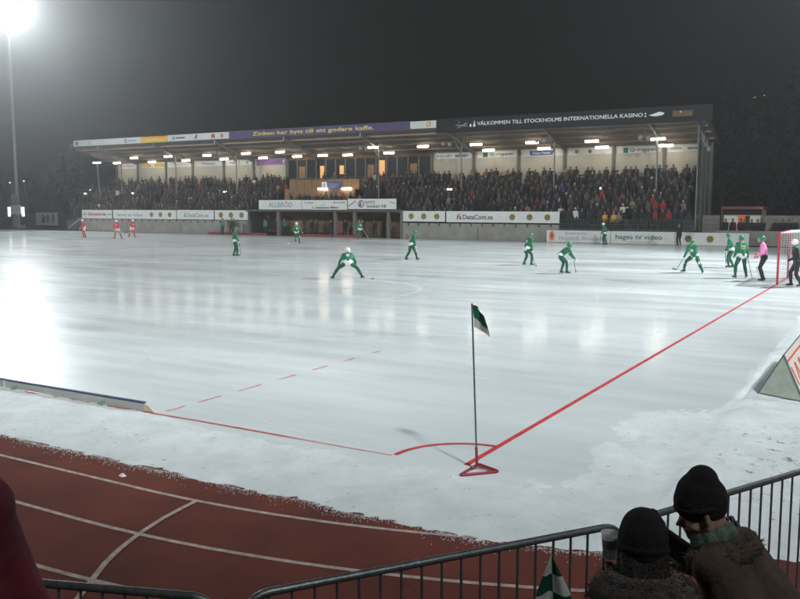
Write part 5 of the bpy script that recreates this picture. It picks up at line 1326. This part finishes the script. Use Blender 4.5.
# walls and fences behind the ice
def slat_fence(name, x0, x1, y, h, label, m, slats=True, mp=None):
    r = empty(name, ((x0+x1)/2, y, 0), label, 'fence'); L_ = (x1-x0)/2
    mb = MB()
    if slats:
        n = int((x1-x0)/.16)
        for k in range(n): mb.box(-L_+k*.16, -.02, .08, -L_+k*.16+.145, .02, h-.03*(k % 3))
    else:
        for z in np.arange(.05, h-.1, .42): mb.box(-L_, -.03, z, L_, .03, z+.405)
    mb.build('fence_panel', m, r)
    for k in range(int((x1-x0)/2.5)+1):
        mb = MB(); mb.box(-L_+k*2.5-.05, .035, 0, -L_+k*2.5+.05, .14, h+.05); mb.build('post', m, r)
slat_fence('board_fence', xs_at(690, 69.5), xs_at(722, 69.5), 69.5, 2.3, 'grey board fence between the glazed end of the stand and the kiosk', M['concrete'], False)
slat_fence('board_fence', xs_at(763.5, 70.3), 14, 70.3, 2.3, 'grey board fence running from the kiosk past the goal', M['concrete'], False)
slat_fence('board_fence', xs_at(718, 66.4), 14, 66.4, 1.15, 'low grey board fence at the ice edge below the kiosk', M['concrete'], False)
slat_fence('slat_fence', -122, -92.5, 76.5, 2.1, 'dark slatted fence beyond the far corner behind the mast', M['fence_grey'])
def far_board():
    y = 74.5; x0, x1 = xs_at(36, y, 222), xs_at(57.5, y, 222); L_ = (x1-x0)/2
    r = empty('far_billboard', ((x0+x1)/2, y, 0), 'white billboard with dark round shapes and a reddish patch near the mast', 'billboard')
    mb = MB(); z0, z1 = .35, 2.3; mb.box(-L_, 0, z0, L_, .08, z1, 0)
    for (x, z, a, b, m_) in ((-.28,1.45,.42,.6,1),(.12,1.35,.38,.7,1),(-.30,1.05,.36,.4,2),(.62,1.4,.3,.75,3)):
        mb.add([(x*L_+a*math.cos(2*PI*q/18)*(1+.15*math.sin(3*q)), -.005-.002*m_, z+b*math.sin(2*PI*q/18)) for q in range(18)], [tuple(range(18))], m_)
    mb.build('panel', [M['white_board_far'], M['ink_grey'], M['ink_dark'], M['ink_red']], r)
    for s2 in (-1, 1): mb = MB(); mb.box(s2*(L_-.3)-.06, .085, 0, s2*(L_-.3)+.06, .2, 2.3); mb.build('post', M['steel_paint'], r)
far_board()
# distant hill with a lamp or two
mb = MB(); n = 34; vs = []; hx = np.linspace(-20, 120, n); 
for j in range(9):
    for i, x in enumerate(hx):
        t = j/8; z = (math.sin(PI*t)**.8)*(13+7*math.sin((x+20)/140*PI)+2*nz(x, j, .06))*sm(-20, 15, x)
        vs.append((x, 120+j*10, z-.05))
mb.add(vs, [(j*n+i, j*n+i+1, (j+1)*n+i+1, (j+1)*n+i) for j in range(8) for i in range(n-1)], 0, True)
struct(mb.build('hill', M['earth']))
def far_lamp(u, v, Y, label, zb, group):
    p = ony(u, v, Y); r = empty('street_lamp', (p[0], Y, zb), label, 'street lamp', group); hz = p[2]-zb
    mb = MB(); mb.tube([(0,0,0),(0,0,hz+.1)], .07, 6); mb.build('pole', M['steel_paint'], r)
    mb = MB(); mb.ell((0,-.25,hz), (.17,.17,.11), 0, 10, 6); mb.build('lamp_head', M['far_lamp'], r)
far_lamp(755, 97.5, 150, 'lone street lamp glowing orange on the dark hill behind the kiosk', 12, 'street lamps on the hill')
far_lamp(764, 95.5, 158, 'fainter of the two street lamps on the dark hill', 12, 'street lamps on the hill')
far_lamp(11, 182.5, 92, 'pale street lamp beside the tall floodlight mast', 0, 'street lamps beyond the far corner')
far_lamp(25, 181, 92, 'brighter street lamp just beyond the tall floodlight mast', 0, 'street lamps beyond the far corner')
far_lamp(91.5, 190, 86, 'small street lamp behind the open end of the terrace', 0, 'street lamps beyond the far corner')
# trees: bare broadleaves and firs in the dark
def fir_mesh(seed):
    rr = random.Random(seed); mb = MB(); H = 14
    for k in range(1500):
        t = rr.random()**.8; z = 1.2+t*(H-1.2); R_ = (1-t)**.85*3.0+.15; a = rr.random()*2*PI; rad = R_*math.sqrt(rr.random())*(1+.25*math.sin(5*a+z))
        c = Vector((rad*math.cos(a), rad*math.sin(a), z-rad*.25)); o_ = Vector((math.cos(a), math.sin(a), -.35)); s2 = Vector((-math.sin(a), math.cos(a), 0))*rr.uniform(.12,.3); L_ = rr.uniform(.4,.9)
        mb.add([c-s2, c+s2, c+o_*L_], [(0,1,2)], 0)
    tr = MB(); tr.tube([(0,0,0),(0,0,6),(0,0,13.6)], [.26,.16,.03], 8); return tr, mb
def bare_mesh(seed):
    rr = random.Random(seed); tr = MB(); mb = MB(); tr.tube([(0,0,0),(.1,.05,3),(.05,.2,6)], [.30,.24,.16], 8)
    def branch(p, d, L_, r, n):
        q = p+d*L_; mid = p+d*L_*.5+Vector((rr.gauss(0,.1),rr.gauss(0,.1),.05))*L_
        (tr if n > 2 else mb).tube([p, mid, q], [r, r*.75, r*.5], 5 if n > 2 else 3, caps=False)
        if n == 0: return
        for k in range(3 if n > 1 else 4):
            dd = (d+Vector((rr.gauss(0,.5),rr.gauss(0,.5),rr.gauss(.15,.35)))).normalized(); branch(p.lerp(q, rr.uniform(.5,1)), dd, L_*rr.uniform(.55,.8), r*.55, n-1)
    for k in range(5):
        a = k*1.26+rr.random(); branch(Vector((.05,.15,rr.uniform(3.2,6))), Vector((math.cos(a)*.6,math.sin(a)*.6,.75)).normalized(), rr.uniform(2.2,3.2), .13, 4)
    return tr, mb
protos = {}
def tree(kind, x, y, z, sc_, label, seed=0):
    k = (kind, seed % 2)
    if k not in protos:
        tr, cr = (fir_mesh if kind == 'fir_tree' else bare_mesh)(seed+5)
        r = empty(kind, (x, y, z), label, 'tree', 'dark trees around the ground'); tr.build('trunk', M['bark'], r); cr.build('crown', M['needles' if kind == 'fir_tree' else 'twigs'], r); protos[k] = r
    else:
        r = copy_tree(protos[k]); r.location = (x, y, z); r['label'] = label
    r.scale = (sc_,)*3; r.rotation_euler = (0,0,seed*1.3); return r
for n_, (kd, u, Y, z, s2, lab) in enumerate((('bare_tree',30,96,0,1.0,'bare dark tree behind the billboard near the mast'), ('bare_tree',48,88,0,.9,'bare dark tree between the billboard and the far end of the stand'), ('fir_tree',62,92,0,.9,'dark fir tree behind the far end of the stand'), ('bare_tree',5,100,0,1.1,'bare dark tree on the outer side of the mast'), ('fir_tree',76,98,0,1.0,'dark fir tree close behind the terrace end'),
        ('fir_tree',738,88,0,1.0,'dark fir tree directly behind the kiosk'), ('bare_tree',722,84,0,1.05,'bare dark tree between the stand roof and the kiosk'), ('fir_tree',756,94,0,1.15,'tall dark fir tree behind the outer kiosk corner'), ('bare_tree',772,86,0,1.0,'bare dark tree behind the fence past the kiosk'), ('fir_tree',790,90,0,1.2,'dark fir tree above the goal net'), ('bare_tree',800,96,0,1.2,'bare dark tree at the outer end of the grey fence'),
        ('fir_tree',728,128,6,1.2,'fir tree on the dark hill nearest the roof corner'), ('bare_tree',770,132,8,1.2,'bare tree on the dark hill below the lamps'), ('fir_tree',790,135,9,1.2,'fir tree on the dark hill past the lamps'))):
    tree(kd, xs_at(u, Y, 200), Y, z, s2, lab, n_)
mb = MB(); rr = random.Random(5)
for k in range(5200):
    x = rr.uniform(-124, -92); z = rr.random()**.8*1.7*(.8+.3*math.sin(x*1.7)); y = 79+rr.gauss(0,.5)
    d = Vector((rr.gauss(0,1),rr.gauss(0,1),rr.gauss(0,1))).normalized()*rr.uniform(.1,.22); e = d.cross(Vector((0,.3,1))).normalized()*.09
    mb.add([(x-e.x,y-e.y,z-e.z),(x+e.x,y+e.y,z+e.z),(x+d.x,y+d.y,z+d.z)], [(0,1,2)])
tag(mb.build('hedge', M['hedge_leaf']), 'long dark hedge behind the slatted fence at the far corner', 'hedge')

# ================================================================== AIR, SKY, LIGHT, CAMERA
mb = MB(); mb.box(-292,-92,-1.0,172,272,37.0)
hz = mb.build('haze', [])
hm = bpy.data.materials.new('haze'); hm.use_nodes = True; nt = hm.node_tree; nt.nodes.clear()
ou = nt.nodes.new('ShaderNodeOutputMaterial'); pv = nt.nodes.new('ShaderNodeVolumePrincipled'); pv.inputs['Color'].default_value = (.93,.97,1.0,1); pv.inputs['Density'].default_value = HAZE; pv.inputs['Anisotropy'].default_value = HAZE_G
nt.links.new(pv.outputs['Volume'], ou.inputs['Volume']); hz.data.materials.append(hm); hz['kind'] = 'stuff'; tag(hz, 'thin cold mist hanging over the floodlit ice', 'haze')

w = bpy.data.worlds.new('World'); sc.world = w; w.use_nodes = True; nt = w.node_tree
bg = nt.nodes['Background']; sk = nt.nodes.new('ShaderNodeTexSky'); sk.sky_type = 'NISHITA'; sk.sun_disc = False; sk.sun_elevation = math.radians(1.0); sk.sun_rotation = math.radians(120); sk.air_density = 2; sk.dust_density = 3
nt.links.new(sk.outputs['Color'], bg.inputs['Color']); bg.inputs['Strength'].default_value = SKY
sl = bpy.data.lights.new('night_sun', 'SUN'); sl.energy = .01; sl.angle = math.radians(20); so = bpy.data.objects.new('night_sun', sl); COL.objects.link(so); so.location = (0,0,60); so.rotation_euler = (math.radians(60),0,math.radians(40))
cam = bpy.data.cameras.new('camera'); co = bpy.data.objects.new('camera', cam); COL.objects.link(co)
cam.sensor_fit = 'HORIZONTAL'; cam.sensor_width = 36; cam.lens = 36*F/800; cam.clip_start = .05; cam.clip_end = 1500
co.location = CAM; co.rotation_euler = (PI/2-TH, 0, math.atan2(RY, RX)); sc.camera = co
sc.render.engine = 'CYCLES'; sc.cycles.use_denoising = True; sc.cycles.max_bounces = 6; sc.cycles.diffuse_bounces = 3; sc.cycles.glossy_bounces = 3; sc.cycles.transparent_max_bounces = 6; sc.cycles.volume_bounces = 0
sc.cycles.sample_clamp_indirect = 4; sc.cycles.use_light_tree = True
sc.view_settings.view_transform = 'Standard'; sc.view_settings.look = 'None'; sc.view_settings.exposure = EXPO; sc.view_settings.gamma = 1; sc.view_settings.use_curve_mapping = False
